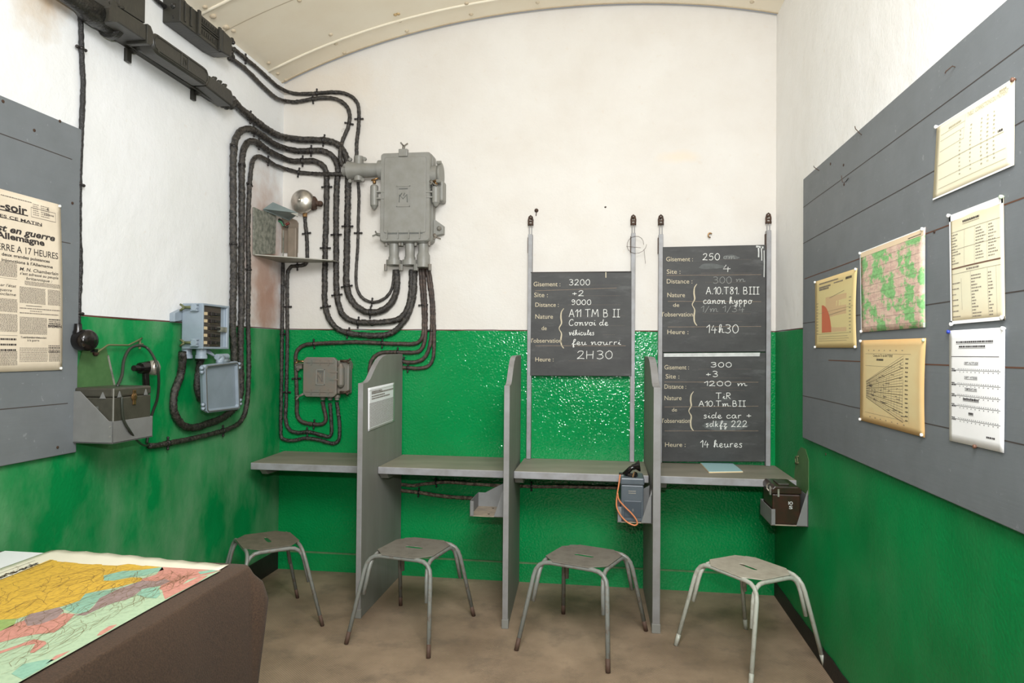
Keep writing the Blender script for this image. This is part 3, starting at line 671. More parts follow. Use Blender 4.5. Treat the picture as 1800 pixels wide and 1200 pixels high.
column(ub, ub+(ue-ub)*.62, .475, .385); column(ub+(ue-ub)*.68, ue, .475, .385); column(ub+.05, ue, .51, .49)
sh.quad(b, ub+.06, .372, ub+.22, .375, 0); sh.words(b, ub, ue, .355, .004, 1); sh.words(b, ub+.1, ub+.22, .342, .003, 1); sh.words(b, ub, ue-.02, .328, .004, 1)
column(ub, ub+(ue-ub)*.66, .305, .21); sh.quad(b, ub+.04, .192, ub+.2, .195, 0); column(ub, ub+(ue-ub)*.68, .13, .045, 1, .0085)
column(ub+(ue-ub)*.72, ue, .115, .05)
for k in range(8): sh.words(b, ub+(ue-ub)*.7, ue, .19+.0 - k*.012 if k > 3 else .262-k*.012*0-.0+k*.012, .005, 0 if k % 2 else 1)
column(.05, u2-.0, .60, .52); column(.05, u2, .40, .33); column(.05, u2, .315, .22); column(.05, u2, .11, .03)
for v in (.515, .2): sh.quad(b, .05, v, u2, v+.002, 1)
ntext('par l\'état', (-12, 500), (21, 506), .010, .005, .2); ntext('de guerre', (-20, 509), (13, 512), .010, .005, .2); ntext('proclame', (-18, 516), (20, 520), .010, .005, .2)
for k, v in enumerate((.175, .145, .115)): sh.words(b, .2, u2-.01, v, .007, 0)
sh.words(b, .4, u2+.16, .965, .004, 1)
pr(b, t, ['ink', 'ink_soft'])

# ================================================================== DIVIDERS AND SHELVES
prof = [(0, 0), (0, 1.312), (.075, 1.316), (.12, 1.332), (.165, 1.365), (.22, 1.405), (.28, 1.44), (.34, 1.461), (.42, 1.472), (.6, 1.475)]
def divider(xf, th, y0, shear, label):
    t = thing('divider_panel', label, 'divider', (xf+th/2, (y0+D)/2, 0), 'desk dividers')
    pl = []
    for dy, z in prof: pl.append((dy, z))
    yb = D-.014; pl2 = [(min(y0+dy, yb), z) for dy, z in pl]; pl2[-1] = (yb, 1.475); pl2.append((yb, 0))
    b = Bm(); n = len(pl2); f = lambda y: shear*(y-y0)/(D-y0)
    va = [(xf+f(y), y, z) for y, z in pl2]; vb = [(xf+th+f(y), y, z) for y, z in pl2]
    fs = [tuple(range(n))[::-1], tuple(range(n, 2*n))]; mi = [0, 0]
    for i in range(n): fs.append((i, (i+1) % n, n+(i+1) % n, n+i)); mi.append(1 if i == 0 else (0 if i >= n-2 else 1))
    b.add(va+vb, fs); b.mi = mi
    b.build('panel', ['divider', 'divider_edge'], t, bevel=.002)
    bm = Bm(); bm.box((xf-.003, y0-.002, 0), (xf+th+.003, y0+.02, .05)); bm.build('foot', 'divider', t, bevel=.003)
    for s in (0, 1):
        for yy in (y0+.26, y0+.46):
            x = xf+th+.0006 if s else xf-.0006; bm = Bm(); bm.flat = True; bm.ribbon([(x+f(yy), yy, .05), (x+f(yy), yy, 1.25)], (1, 0, 0), .003); bm.build('panel_joint', 'divider_edge', t)
    return t
d1 = divider(-1.387, .030, 3.755, 0, 'grey desk divider carrying the small printed sheet, leftmost of three')
d2 = divider(-.555, .031, 3.742, -.036, 'grey desk divider with the empty bracket on its side, middle of three')
d3 = divider(.247, .040, 3.808, -.014, 'grey desk divider with the slate grey telephone on its side, rightmost of three')
# scratched pattern on divider by the telephone
bm = Bm(); bm.flat = True; x = .2405
for k in range(3):
    c0 = (3.97+.03*k, .985+.035*(k % 2)); bm.ribbon([(x, c0[0]+.022*math.cos(a*.5), c0[1]+.022*math.sin(a*.5)) for a in range(10)], (-1, 0, 0), .003)
bm.build('scratch_mark', 'divider_edge', d3)
sh = Sheet(on(647, 682, 0, -1.354), on(693, 672, 0, -1.354), on(693, 740, 0, -1.354), on(647, 758, 0, -1.354), (1, 0, 0), .001)
t = paper('notice_sheet', 'white printed sheet stuck on the leftmost desk divider', 'paper', sh, 'paper_grey')
b = Bm()
sh.hline(b, .02, .98, .93, .0016, 0); sh.words(b, .12, .5, .87, .009, 0); sh.words(b, .12, .95, .83, .009, 0); sh.words(b, .12, .6, .765, .008, 0); sh.words(b, .12, .8, .71, .008, 0)
for k in range(22): sh.words(b, .04, .96, .62-k*.026, .0035, 1)
sh.hline(b, .02, .98, .04, .0014, 1); pr(b, t, ['ink_soft', 'ink_soft'])

def shelf(xa, xb, label, blocks, skew=0., cut=0.):
    y0 = 4.02; y1 = D-.002; t = thing('desk_shelf', label, 'shelf', ((xa+xb)/2, (y0+y1)/2, .76), 'writing shelves along the back wall')
    b = Bm(); b.add([(xa, y0, .760), (xb, y0, .760), (xb, y1, .760), (xa+skew, y1, .760), (xa, y0, .803), (xb, y0, .803), (xb, y1, .803), (xa+skew, y1, .803)],
                    [(0, 3, 2, 1), (4, 5, 6, 7), (0, 1, 5, 4), (1, 2, 6, 5), (2, 3, 7, 6), (3, 0, 4, 7)])
    b.mi = [0, 1, 0, 0, 0, 0]; b.build('board', ['rail', 'shelf_top'], t, bevel=.004)
    for x0, x1 in blocks:
        bm = Bm(); bm.prism([(x0, y0+.02, .760), (x0, y1, .760), (x0, y1, .715), (x0, y0+.06, .725)], (x1-x0, 0, 0)); bm.build('bearer', 'divider', t, bevel=.003)
    return t
shelf(-2.165, -1.388, 'grey writing shelf in the left corner, between the left wall and the first divider', [(-2.12, -2.08)], -.03)
shelf(-1.355, -.573, 'grey writing shelf between the leftmost and middle dividers', [(-1.355, -1.305)])
shelf(-.535, .236, 'grey writing shelf under the single blackboard, behind the slate grey telephone', [(-.535, -.487)])
shelf(.29, XR-.001, 'grey writing shelf in the right corner, holding the pale blue booklet', [(.30, .34)])
# booklet
q = [on(1231, 815, 2, .8035), on(1286, 814, 2, .8035), on(1306, 830, 2, .8035), on(1246, 831, 2, .8035)]
t = thing('booklet', 'pale blue booklet lying on the right corner shelf below the blackboards', 'book', (q[0]+q[2])/2)
b = Bm(); b.prism([p for p in q], (0, 0, .006)); b.build('pages', 'book_page', t)
ce = (q[0]+q[2])/2; b = Bm(); b.prism([ce+(p-ce)*.985+Vector((0, 0, .006)) for p in q], (0, 0, .0015)); b.build('cover', 'book_blue', t)

# ================================================================== BLACKBOARDS ON RAILS
def rails(pl, pr_, ya, yb, ztl, ztr, label):
    """two guide rails, each topped by a wire loop and an iron pulley"""
    pa = B(pl, 600, .03); pb = B(pr_, 600, .03)
    t = thing('board_rails', label, 'rails', ((pa.x+pb.x)/2, D, .805), 'guide rails of the sliding blackboards')
    for px, top, pul in ((pl, ztl, ya), (pr_, ztr, yb)):
        x = B(px, 600, .03).x; z1 = B(px, top, .03).z; zp = B(px, pul, .05).z
        bm = Bm(); bm.box((x-.014, D-.048, .8045), (x+.014, D-.002, z1)); ra = bm.build('rail', 'rail', t, bevel=.003)
        bm = Bm(); 
        for s in (-1, 1): bm.tube([(x+s*.008, D-.03, z1-.01), (x+s*.008, D-.03, zp-.02)], .003, 6)
        bm.build('rod', 'rail', t)
        bm = Bm(); bm.tube([(x-.011, D-.03, zp-.035), (x-.014, D-.03, zp+.0), (x-.009, D-.03, zp+.022), (x, D-.03, zp+.03), (x+.009, D-.03, zp+.022), (x+.014, D-.03, zp), (x+.011, D-.03, zp-.035)], .0055, 8)
        bm.tube([(x-.018, D-.03, zp-.028), (x+.018, D-.03, zp-.028)], .008, 8); bm.tube([(x-.018, D-.03, zp-.008), (x+.018, D-.03, zp-.008)], .005, 8)
        bm.tube([(x, D-.001, zp+.012), (x, D-.04, zp+.012)], .006, 8)
        bm.build('pulley', 'iron', t, smooth=True)
        bm = Bm(); bm.box((x-.018, D-.035, z1-.12), (x-.013, D-.006, z1-.02)); bm.build('hinge_plate', 'iron', t)
    return t
RA = rails(931, 1112, 386, 385, 412, 410, 'grey guide rails of the single sliding blackboard, left pair'); RB = rails(1160.5, 1350, 385, 382, 412, 405, 'grey guide rails of the two stacked blackboards, right pair')
bm = Bm(); c = B(1118, 430, .055); bm.tube([c+Vector((.06*math.cos(a*.42)*(.8+.02*a), -.004*math.sin(a), .055*math.sin(a*.42))) for a in range(16)], .0012, 5)
bm.tube([c+Vector((-.06, 0, -.01)), c+Vector((.03, -.006, -.02))], .0012, 5); bm.tube([c+Vector((.05, 0, -.03)), c+Vector((.06, 0, -.12))], .001, 5)
tag(bm.build('wire_loop', 'iron'), 'thin loop of loose wire hanging on the right rail of the single blackboard', 'wire')
BO = .05
def P4(px, py, o=BO): return B(px, py, o)
def blackboard(c4, label, lines, words, brace, extra=None):
    """c4: picture corners; words: printed (text, x0, baseline, x1, capheight px); lines: chalk (text, x0, base, x1, cap px)"""
    tl, tr, br, bl = [P4(*c) for c in c4]
    t = thing('blackboard', label, 'blackboard', (bl+br)/2, 'sliding blackboards')
    b = Bm(); b.prism([tl, tr, br, bl], (0, .018, 0)); b.build('panel', 'slateboard', t, bevel=.002)
    px2m = (tr-tl).length/(c4[1][0]-c4[0][0])
    def pt(x, y): p = P4(x, y); p.y = D-BO-.0009; return p
    b = Bm(); b.flat = True
    for s, x0, y0, x1, h in words: text(b, s, pt(x0, y0), (pt(x1, y0)-pt(x0, y0)).normalized(), (0, 0, 1), h*px2m, (pt(x1, y0)-pt(x0, y0)).length, bold=.0)
    b.build('printed_lettering', 'cream_paint', t)
    bx, ya, ym, yb = brace; b = Bm(); b.flat = True
    pts = smoothpath([pt(bx+5, ya), pt(bx+1, ya+6), pt(bx, ya+16), pt(bx+1, ym-9), pt(bx-3.2, ym), pt(bx+1, ym+9), pt(bx, yb-16), pt(bx+1, yb-6), pt(bx+5, yb)], .006)
    n = len(pts); 
    for i in range(n-1): b.ribbon([pts[i], pts[i+1]], (0, -1, 0), .004+.005*math.sin(PI*((2*i/n) % 1)))
    b.build('brace', 'cream_paint', t)
    b = Bm(); b.flat = True
    for x0, y0, x1, y1 in lines['rules']: b.ribbon([pt(x0, y0), pt(x1, y1)], (0, -1, 0), .0028)
    for x0, y0, x1 in lines['dots']:
        x = x0
        while x < x1: b.ribbon([pt(x, y0), pt(x+.9, y0)], (0, -1, 0), .0016); x += 2.4
    b.build('ruled_line', 'cream_line', t)
    for k in lines['chalk']:
        q, x0, y0, x1, h = k[:5]; faint = len(k) > 5; a = pt(x0, y0); c = pt(x1, y0); b = Bm(); b.flat = True
        chalk(b, q, a, (c-a).normalized(), (0, 0, 1), (0, -1, 0), h*px2m, (c-a).length, .0032 if faint else .0040)
        b.build('chalk_writing', 'chalk_faint' if faint else 'chalk', t)
    if extra: extra(t, pt)
    return t
W_ = lambda g, s, d, n, e, o, h: [('Gisement :',)+g, ('Site :',)+s, ('Distance :',)+d, ('Nature',)+n, ('de',)+e, ("l'observation",)+o, ('Heure :',)+h]
def ex1(t, pt):
    b = Bm(); b.flat = True; b.ribbon([pt(1065, 478), pt(1065, 488)], (0, -1, 0), .006); b.build('scratch', 'cream_paint', t)
    b = Bm(); b.prism([P4(933, 478), P4(1110, 476.5), P4(1110, 478.5), P4(933, 480)], (0, .018, 0)); b.build('top_edge', 'board_edge', t)
blackboard([(934, 479), (1110, 477), (1110, 661), (932, 660)], 'single blackboard between the left pair of rails, above the green wall', dict(
    rules=[(941, 511, 1084, 506), (941, 607.5, 1100, 607.5)], dots=[(995, 501, 1090), (1000, 519.5, 1090), (1000, 535.5, 1090), (996, 555, 1098), (996, 572, 1098), (1060, 588, 1080), (1000, 634, 1050)],
    chalk=[('3200', 1000, 501, 1037, 10), ('+2', 1005, 520, 1026, 9.5), ('9000', 1004, 535.5, 1039, 9), ('A11 TM B II', 1000, 557, 1089, 13.5), ('Convoi de', 1000, 572, 1068, 11), ('véhicules', 1000, 589, 1044, 9.5), ('feu nourri', 1005, 606, 1090, 10), ('2H30', 1014, 630.5, 1077, 14)]),
    W_((938, 503, 985, 8), (939, 522, 963, 8), (941, 539, 982, 7.5), (941, 560, 972, 8), (952, 580, 961, 7), (934, 602, 987, 7.5), (941, 635, 973, 7.5)), (986, 542, 577, 612), ex1)
def ex2(t, pt):
    b = Bm(); b.flat = True
    for (x, y, x1, y1, w_) in ((1338, 433, 1339, 458, .006), (1333, 434, 1333.5, 452, .008), (1343, 440, 1343, 487, .005), (1329, 433, 1342, 435, .012)): b.ribbon([pt(x, y), pt((x+x1)/2+.4, (y+y1)/2), pt(x1, y1)], (0, -1, 0), w_)
    b.build('paint_drip', 'white_strip', t)
    b = Bm(); b.flat = True
    def sm(cx, cy, rx, ry, a):
        pts = []
        for k in range(24):
            th = 2*PI*k/24; r = 1+.15*math.sin(3*th+a)+random.uniform(-.07, .07); x = cx+rx*r*math.cos(th); y = cy+ry*r*math.sin(th); p = pt(x, y); p.y += .0004; pts.append(p)
        b.add(pts, [tuple(range(24))])
    sm(1285, 452, 14, 4, .3); sm(1250, 468, 22, 5, 1); b.build('chalk_smear', 'smudge', t)
blackboard([(1165, 434), (1346, 430), (1346, 618), (1164, 619)], 'upper blackboard between the right pair of rails', dict(
    rules=[(1172, 484, 1338, 482.5), (1174, 529.5, 1338, 530), (1174, 574.5, 1338, 573.5)], dots=[(1240, 456, 1320), (1233, 480, 1320), (1240, 496, 1312), (1235, 551, 1320), (1236, 565, 1304)],
    chalk=[('250', 1235, 457, 1265, 12), ('om', 1271, 455, 1292, 10, 1), ('4', 1270, 477, 1284, 13), ('300', 1253, 498, 1286, 12, 1), ('m', 1293, 495, 1309, 9, 1), ('A.10.T81. BIII', 1241, 517, 1334, 13), ('canon hyppo', 1236, 534, 1321, 13), ('1/m 1/34', 1232, 548, 1308, 11, 1), ('14h30', 1242, 585, 1298, 15)]),
    W_((1171, 459, 1218, 8), (1172, 481, 1196, 8), (1172, 498, 1217, 8), (1173, 522, 1204, 8), (1183, 539, 1194, 6.5), (1164, 556, 1218, 8), (1173, 587, 1210, 8)), (1220, 499, 535, 572), ex2)
def ex3(t, pt):
    b = Bm(); b.flat = True; b.prism([pt(1167, 621), pt(1336, 619.5), pt(1335, 626), pt(1167, 627)], (0, -.002, 0)); b.build('white_strip', 'white_strip', t)
    b = Bm(); b.flat = True; pts = []
    for k in range(24): th = 2*PI*k/24; p = pt(1275+40*math.cos(th)+random.uniform(-2, 2), 748+9*math.sin(th)); p.y += .0004; pts.append(p)
    b.add(pts, [tuple(range(24))]); b.build('chalk_smear', 'smudge', t)
blackboard([(1164, 620), (1346, 619.5), (1345, 811), (1164, 811)], 'lower blackboard resting on the shelf between the right pair of rails', dict(
    rules=[(1168, 671, 1333, 671.5), (1168, 715, 1333, 713.5), (1168, 757, 1333, 757)], dots=[(1228, 648.5, 1320), (1228, 664, 1320), (1232, 681.5, 1300), (1250, 686, 1310), (1260, 719, 1310)],
    chalk=[('300', 1249, 645, 1286, 8.5), ('+3', 1240, 662, 1262, 10), ('1200 m', 1238, 678, 1312, 8.5), ('TiR', 1258, 701, 1286, 11), ('A10.Tm.BII', 1228, 714, 1310, 10), ('side car +', 1236, 735, 1321, 11), ('sdkfz 222', 1240, 750, 1313, 11), ('14 heures', 1231, 786, 1304, 13)]),
    W_((1168, 649, 1211, 8), (1170, 665, 1194, 8), (1168, 683, 1206, 8), (1168, 703, 1198, 8), (1181, 723, 1190, 6.5), (1164, 743, 1213, 8), (1169, 785, 1205, 8)), (1214, 688, 722, 757), ex3)

# hooks on the back wall
for (px, py, lb, c) in ((943, 370, 'small dark iron stub in the white wall above the single blackboard', 0), (1247, 414, 'small brass hook in the white wall above the upper right blackboard', 1)):
    p = B(px, py); bm = Bm()
    if c: bm.tube([p+Vector((0, .002, .012)), p+Vector((0, -.02, .01))], .004, 6); bm.tube([p+Vector((.012*math.cos(a*.5)+.001, -.02, .014*math.sin(a*.5))) for a in range(1, 11)], .004, 6)
    else: bm.lathe([(-.002, .014), (.012, .012), (.02, .006)], p, (0, -1, 0), 9); bm.tube([p+Vector((0, -.003, -.01)), p+Vector((-.002, -.004, -.035))], .003, 6)
    tag(bm.build('wall_hook', 'brass' if c else 'iron', smooth=True), lb, 'hook')
p = B(1064, 364); bm = Bm(); bm.lathe([(-.002, .006), (.008, .005)], p, (.4, -1, 0), 8); tag(bm.build('nail', 'iron'), 'tiny nail in the white wall above the middle of the single blackboard', 'nail')
p = B(604, 411-0); p = B(604, 229); bm = Bm(); bm.tube([p+Vector((.012*math.cos(a*.6), -.004, .012*math.sin(a*.6))) for a in range(0, 8)], .0022, 6); bm.tube([p, p+Vector((0, -.006, 0))], .003, 6)
tag(bm.build('wall_hook', 'white_back', smooth=True), 'white painted wire hook on the back wall inside the second cable bend', 'hook')

# ================================================================== BRACKETS AND TELEPHONES
def bracket(xw, s, w, y0, y1, zb, label, plate=None, hback=.17, slope=True):
    """sheet metal tray on a vertical face at x = xw, standing out in direction s"""
    t = thing('telephone_bracket', label, 'bracket', (xw+s*w/2, (y0+y1)/2, zb), 'telephone brackets'); xo = xw+s*w; th = .004
    X = lambda a: xw+s*a
    b = Bm(); b.box((min(xw, xo), y0, zb), (max(xw, xo), y1, zb+th)); b.build('base_plate', 'tray_bottom', t, bevel=.001)
    b = Bm(); b.box((min(xo, xo-s*th), y0, zb), (max(xo, xo-s*th), y1, zb+.085)); b.box((min(xo, xo-s*.022), y0, zb), (max(xo, xo-s*.022), y0+th, zb+.085)); b.build('outer_flange', 'tray', t, bevel=.0015)
    b = Bm(); b.prism([(xo, y1-th, zb), (X(0), y1-th, zb), (X(0), y1-th, zb+hback), (xo-s*.045, y1-th, zb+.085), (xo, y1-th, zb+.085)], (0, th, 0)); b.build('back_plate', 'tray', t, bevel=.001)
    b = Bm(); b.prism([(X(w*.32), y0, zb), (X(0), y0, zb), (X(0), y0, zb+hback*1.12)], (0, th, 0)); b.build('gusset', 'tray', t, bevel=.001)
    b = Bm(); b.box((min(X(0), X(th)), y0, zb), (max(X(0), X(th)), y1, zb+hback*.9)); b.build('wall_plate', 'tray', t)
    if plate:
        b = Bm(); b.prism([(X(0), y, z) for y, z in plate], (s*.003, 0, 0)); b.build('back_board', 'green_plate', t); o = t.children[-1]; o['label'] = 'olive green back board'
    for yy in (y0+.05, y1-.05):
        bm = Bm(); bm.lathe([(0, .006), (.002, .006)], (X(w*.5), yy, zb+th), (0, 0, 1), 8); bm.build('bolt', 'iron', t)
    return t
bracket(-.5605, -1, .20, 3.85, 4.10, .572, 'empty grey telephone bracket on the middle divider, below the shelf')
bracket(.2445, -1, .185, 3.85, 4.06, .572, 'grey telephone bracket on the rightmost divider, holding the slate grey telephone')
bracket(XR-.0005, -1, .186, 3.80, 4.06, .602, 'grey telephone bracket on the right wall, holding the brown telephone', plate=[(3.79, .77), (4.07, .77), (4.055, .86), (4.0, .96), (3.93, .998), (3.85, .998), (3.79, .95)], hback=.18)

# slate grey telephone on the divider
t = thing('field_telephone', 'slate grey field telephone with handset and orange cord, on the rightmost divider', 'telephone', (.14, 3.94, .577), 'telephones on brackets')
b = Bm(); b.box((.078, 3.86, .577), (.200, 4.03, .775)); b.build('case', 'steel_box', t, bevel=.006)
b = Bm(); b.box((.074, 3.853, .776), (.204, 4.034, .815)); b.build('lid', 'steel_box', t, bevel=.008)
b = Bm(); b.box((.095, 3.856, .600), (.188, 3.861, .690)); b.build('front_plate', 'slate', t, bevel=.003)
b = Bm(); b.box((.118, 3.857, .729), (.158, 3.861, .734)); b.box((.118, 3.857, .740), (.158, 3.861, .745)); b.build('vent', 'grey', t)
b = Bm(); b.flat = True; text(b, 'E', (.140, 3.8555, .635), (1, 0, 0), (0, 0, 1), .012, bold=.01); b.build('lettering', 'grey', t)
h = thing('telephone_handset', 'black handset resting on top of the slate grey telephone', 'handset', (.14, 3.93, .82))
b = Bm(); a0 = on(1098, 834, 1, 3.92); a1 = on(1120, 819, 1, 3.92)
b.tube([a0, a0.lerp(a1, .5)+Vector((0, 0, .012)), a1], [.016, .014, .016], 10); b.build('grip', 'bakelite_black', h, smooth=True)
b = Bm(); b.lathe([(-.03, .012), (-.01, .017), (.006, .03), (.014, .032), (.016, .026), (.004, .004)], a1, (1, 0, .15), 16); b.build('mouthpiece', 'bakelite_black', h, smooth='auto')
e = on(1113, 837, 1, 3.90); b = Bm(); b.lathe([(-.028, .014), (0, .016), (.004, .026), (.014, .027), (.02, .02)], e, (.9, -.3, -.1), 16); b.build('earpiece', 'bakelite_black', h, smooth='auto')
b = Bm(); b.lathe([(0, .0275), (.006, .0275)], e+Vector((.003, -.001, 0)), (.9, -.3, -.1), 16); o = b.build('ring', 'brass', h); o['label'] = 'brass ring'
b = Bm(); b.tube([on(1088, 836, 1, 3.93), on(1096, 836, 1, 3.93)], .02, 10); b.build('cap', 'bakelite_black', h)
zz = 3.846
b = Bm(); b.tube(smoothpath([on(x, y, 1, zz-.002*k) for k, (x, y) in enumerate(((1090, 834), (1088, 850), (1084.5, 872), (1084, 890), (1090, 904), (1102, 917), (1115, 923), (1120, 921), (1119, 914), (1111, 903), (1098, 890), (1088, 878), (1085.5, 866)))], .006), .0042, 8)
b.build('cord', 'wire_orange', h, smooth=True)['label'] = 'orange brown cord'

# brown telephone on the right wall
t = thing('field_telephone', 'brown bakelite telephone box on the right wall bracket', 'telephone', (.935, 3.92, .607), 'telephones on brackets')
b = Bm(); b.box((.862, 3.808, .607), (1.003, 4.03, .765)); b.build('case', 'bakelite', t, bevel=.008)
b = Bm(); b.prism([(.858, 3.803, .767), (1.007, 3.803, .767), (1.007, 3.803, .792), (.99, 3.803, .806), (.872, 3.803, .806), (.858, 3.803, .792)], (0, .232, 0)); b.build('lid', 'bakelite', t, bevel=.006)
b = Bm(); b.box((.90, 3.845, .806), (.955, 3.975, .813)); b.build('lid_plate', 'olive', t, bevel=.003)
b = Bm(); b.tube([(.856, 3.86, .77), (.848, 3.87, .78), (.848, 3.87, .80), (.856, 3.86, .81)], .005, 8); b.box((.853, 3.83, .755), (.8585, 3.85, .80)); b.build('latch', 'chrome', t)
b = Bm(); b.box((.885, 3.798, .752), (.894, 3.804, .792)); b.build('clasp', 'chrome', t)
b = Bm(); b.flat = True; text(b, 'IO', (.941, 3.8065, .712), (1, 0, 0), (0, 0, 1), .016, .022, bold=.02); text(b, 'S', (.944, 3.8065, .690), (1, 0, 0), (0, 0, 1), .016, .018, bold=.02); b.build('lettering', 'white_strip', t)
# ring hanger on the green plate
p = R(1402, 808, .004); bm = Bm(); bm.tube([p+Vector((-.006, .022*math.cos(a*.55), .02*math.sin(a*.55))) for a in range(13)], .003, 6); bm.tube([p+Vector((0, -.02, -.012)), p+Vector((-.008, .01, -.02))], .006, 6)
bm.lathe([(0, .006), (.006, .005)], p+Vector((0, -.02, .022)), (-1, 0, 0), 8); tag(bm.build('ring_hanger', 'rod', smooth=True), 'small painted ring hanger above the brown telephone on the right wall', 'hook')

# left wall bracket with olive telephone
t = thing('telephone_bracket', 'large grey telephone bracket on the left wall, holding the olive telephone box', 'bracket', (XL+.1, 2.76, 1.10), 'telephone brackets')
y0, y1, zb, xo = 2.632, 2.888, 1.102, XL+.203
b = Bm(); b.box((XL, y0, zb), (xo, y1, zb+.004)); b.build('base_plate', 'tray', t)
b = Bm(); b.prism([(xo, y0, zb), (xo, y1, zb), (xo, y1, zb+.092), (xo, y0, zb+.092)], (-.004, 0, 0)); b.build('outer_flange', 'tray', t, bevel=.0015)
b = Bm(); b.prism([(xo, y0, zb), (XL, y0, zb), (XL, y0, zb+.215), (XL+.05, y0, zb+.215), (xo-.02, y0, zb+.094), (xo, y0, zb+.092)], (0, .004, 0)); b.build('side_plate', 'tray', t, bevel=.0015)
b = Bm(); b.prism([(xo, y1, zb), (XL, y1, zb), (XL, y1, zb+.215), (XL+.05, y1, zb+.215), (xo-.02, y1, zb+.094), (xo, y1, zb+.092)], (0, -.004, 0)); b.build('side_plate', 'tray', t, bevel=.0015)
b = Bm(); b.prism([(XL, 2.64, 1.2), (XL, 2.945, 1.2), (XL, 2.905, 1.315), (XL, 2.842, 1.497), (XL, 2.70, 1.497), (XL, 2.65, 1.32)], (.004, 0, 0)); b.build('back_board', 'green_plate', t)['label'] = 'olive green back board'
b = Bm(); b.flat = True; b.ribbon([(XL+.0048, 2.904, 1.31), (XL+.0048, 2.875, 1.395), (XL+.0048, 2.852, 1.465)], (1, 0, 0), .012); b.build('bare_edge', 'galv', t)
for z in (zb+.07, zb+.03):
    bm = Bm(); bm.lathe([(0, .004), (.002, .004)], (xo-.012, y0, z), (0, -1, 0), 8); bm.build('rivet', 'grey', t)
t = thing('field_telephone', 'olive telephone box with a lid clasp, in the left wall bracket', 'telephone', (XL+.11, 2.76, 1.107), 'telephones on brackets')
x0, x1 = XL+.022, xo-.006
b = Bm(); b.box((x0, y0+.007, 1.107), (x1, y1-.007, 1.292)); b.build('case', 'olive', t, bevel=.005)
b = Bm(); b.box((x0-.002, y0+.005, 1.293), (x1+.001, y1-.005, 1.332)); b.build('lid', 'olive', t, bevel=.008)
def tri(y, x=None):
    bm = Bm()
    if x is None: bm.prism([(x1+.001, y-.012, 1.292), (x1+.001, y+.012, 1.292), (x1+.001, y, 1.318)], (.003, 0, 0))
    else: bm.prism([(x-.014, y0+.005, 1.288), (x+.014, y0+.005, 1.288), (x, y0+.005, 1.315)], (0, -.003, 0))
    bm.build('lid_lug', 'tray', t)
tri(2.674); tri(2.842); tri(0, x1-.045)
b = Bm(); b.lathe([(0, .018), (.004, .018), (.007, .008)], (x1+.001, 2.765, 1.288), (1, 0, 0), 12); b.box((x1+.001, 2.756, 1.255), (x1+.006, 2.774, 1.318)); b.build('clasp', 'brass', t, bevel=.001)
b = Bm(); b.prism([(x0+.06, y0+.006, 1.235), (x0+.11, y0+.006, 1.235), (x0+.11, y0+.006, 1.255), (x0+.06, y0+.006, 1.255)], (0, -.004, 0)); b.build('name_plate', 'mark_dark', t)
b = Bm(); b.flat = True; b.ribbon([(x1+.0008, y0+.008, 1.11), (x1+.0008, y0+.008, 1.33)], (1, -.3, 0), .006); b.build('edge_strip', 'grey', t)
# microphone on the wall behind it
p0 = on(240, 650, 0, XL+.07)
t = thing('hand_microphone', 'black hand microphone with a nickel face, behind the olive telephone box', 'microphone', p0)
a = on(262, 640, 0, XL+.08)
b = Bm(); b.tube([on(246, 647, 0, XL+.07), on(262, 645, 0, XL+.075)], [.026, .03], 14); b.tube([on(256, 655, 0, XL+.07), on(257, 682, 0, XL+.07)], .016, 12); b.build('body', 'bakelite_black', t, smooth='auto')
b = Bm(); b.tube([on(235, 647, 0, XL+.068), on(246, 647, 0, XL+.07)], [.014, .017], 10); b.build('knob', 'bakelite_black', t, smooth='auto')
q = on(264, 646, 0, XL+.078); axm = Vector((.88, .12, .05)).normalized(); q = q+Vector((.012, .01, 0))
b = Bm(); b.lathe([(-.012, .036), (.004, .038), (.012, .036), (.013, .030), (.018, .028), (.019, .020), (.024, .018), (.026, .0)], q, axm, 22); b.build('face', 'chrome', t, smooth='auto')
# bakelite plug at the end of the black cable
p = L(146, 598, .05)
t = thing('wall_switch', 'round black bakelite fitting at the lower end of the vertical cable', 'switch', L(146, 598, 0))
b = Bm(); b.lathe([(-.05, .035), (-.02, .04), (0, .046), (.03, .046), (.042, .038), (.048, .02), (.049, 0)], p, (1, -.1, 0), 20); b.build('dome', 'bakelite_black', t, smooth=True)
b = Bm(); b.lathe([(0, .018), (.02, .02), (.03, .016), (.055, .014)], L(137, 592, .04), (0, 0, 1), 14); b.build('collar', 'bakelite_black', t, smooth='auto')
b = Bm(); b.box((p.x+.01, p.y+.03, p.z-.05), (p.x+.03, p.y+.05, p.z-.036)); b.build('lug', 'bakelite_black', t)
# bent rod above the telephone
pts = [L(167, 620, .012), L(171, 619, .02), L(190, 606, .03), L(226, 606.5, .03), L(245, 597, .018), L(249, 594, .002)]
t = thing('hook_rod', 'bent rod on the left wall above the olive telephone box', 'rod', pts[-1])
b = Bm(); b.tube(pts, .0042, 8); b.build('rod', 'rod', t, smooth=True)
b = Bm(); b.lathe([(0, .013), (.01, .014), (.016, .008)], L(166, 620, .004), (1, 0, 0), 12); b.build('end_knob', 'iron', t, smooth='auto')
b = Bm(); b.tube([L(246, 595, .004), L(245.5, 613, .004)], .006, 6); b.tube([L(240, 606, .006), L(251, 604, .006)], .004, 6); b.build('wall_cleat', 'rod', t)
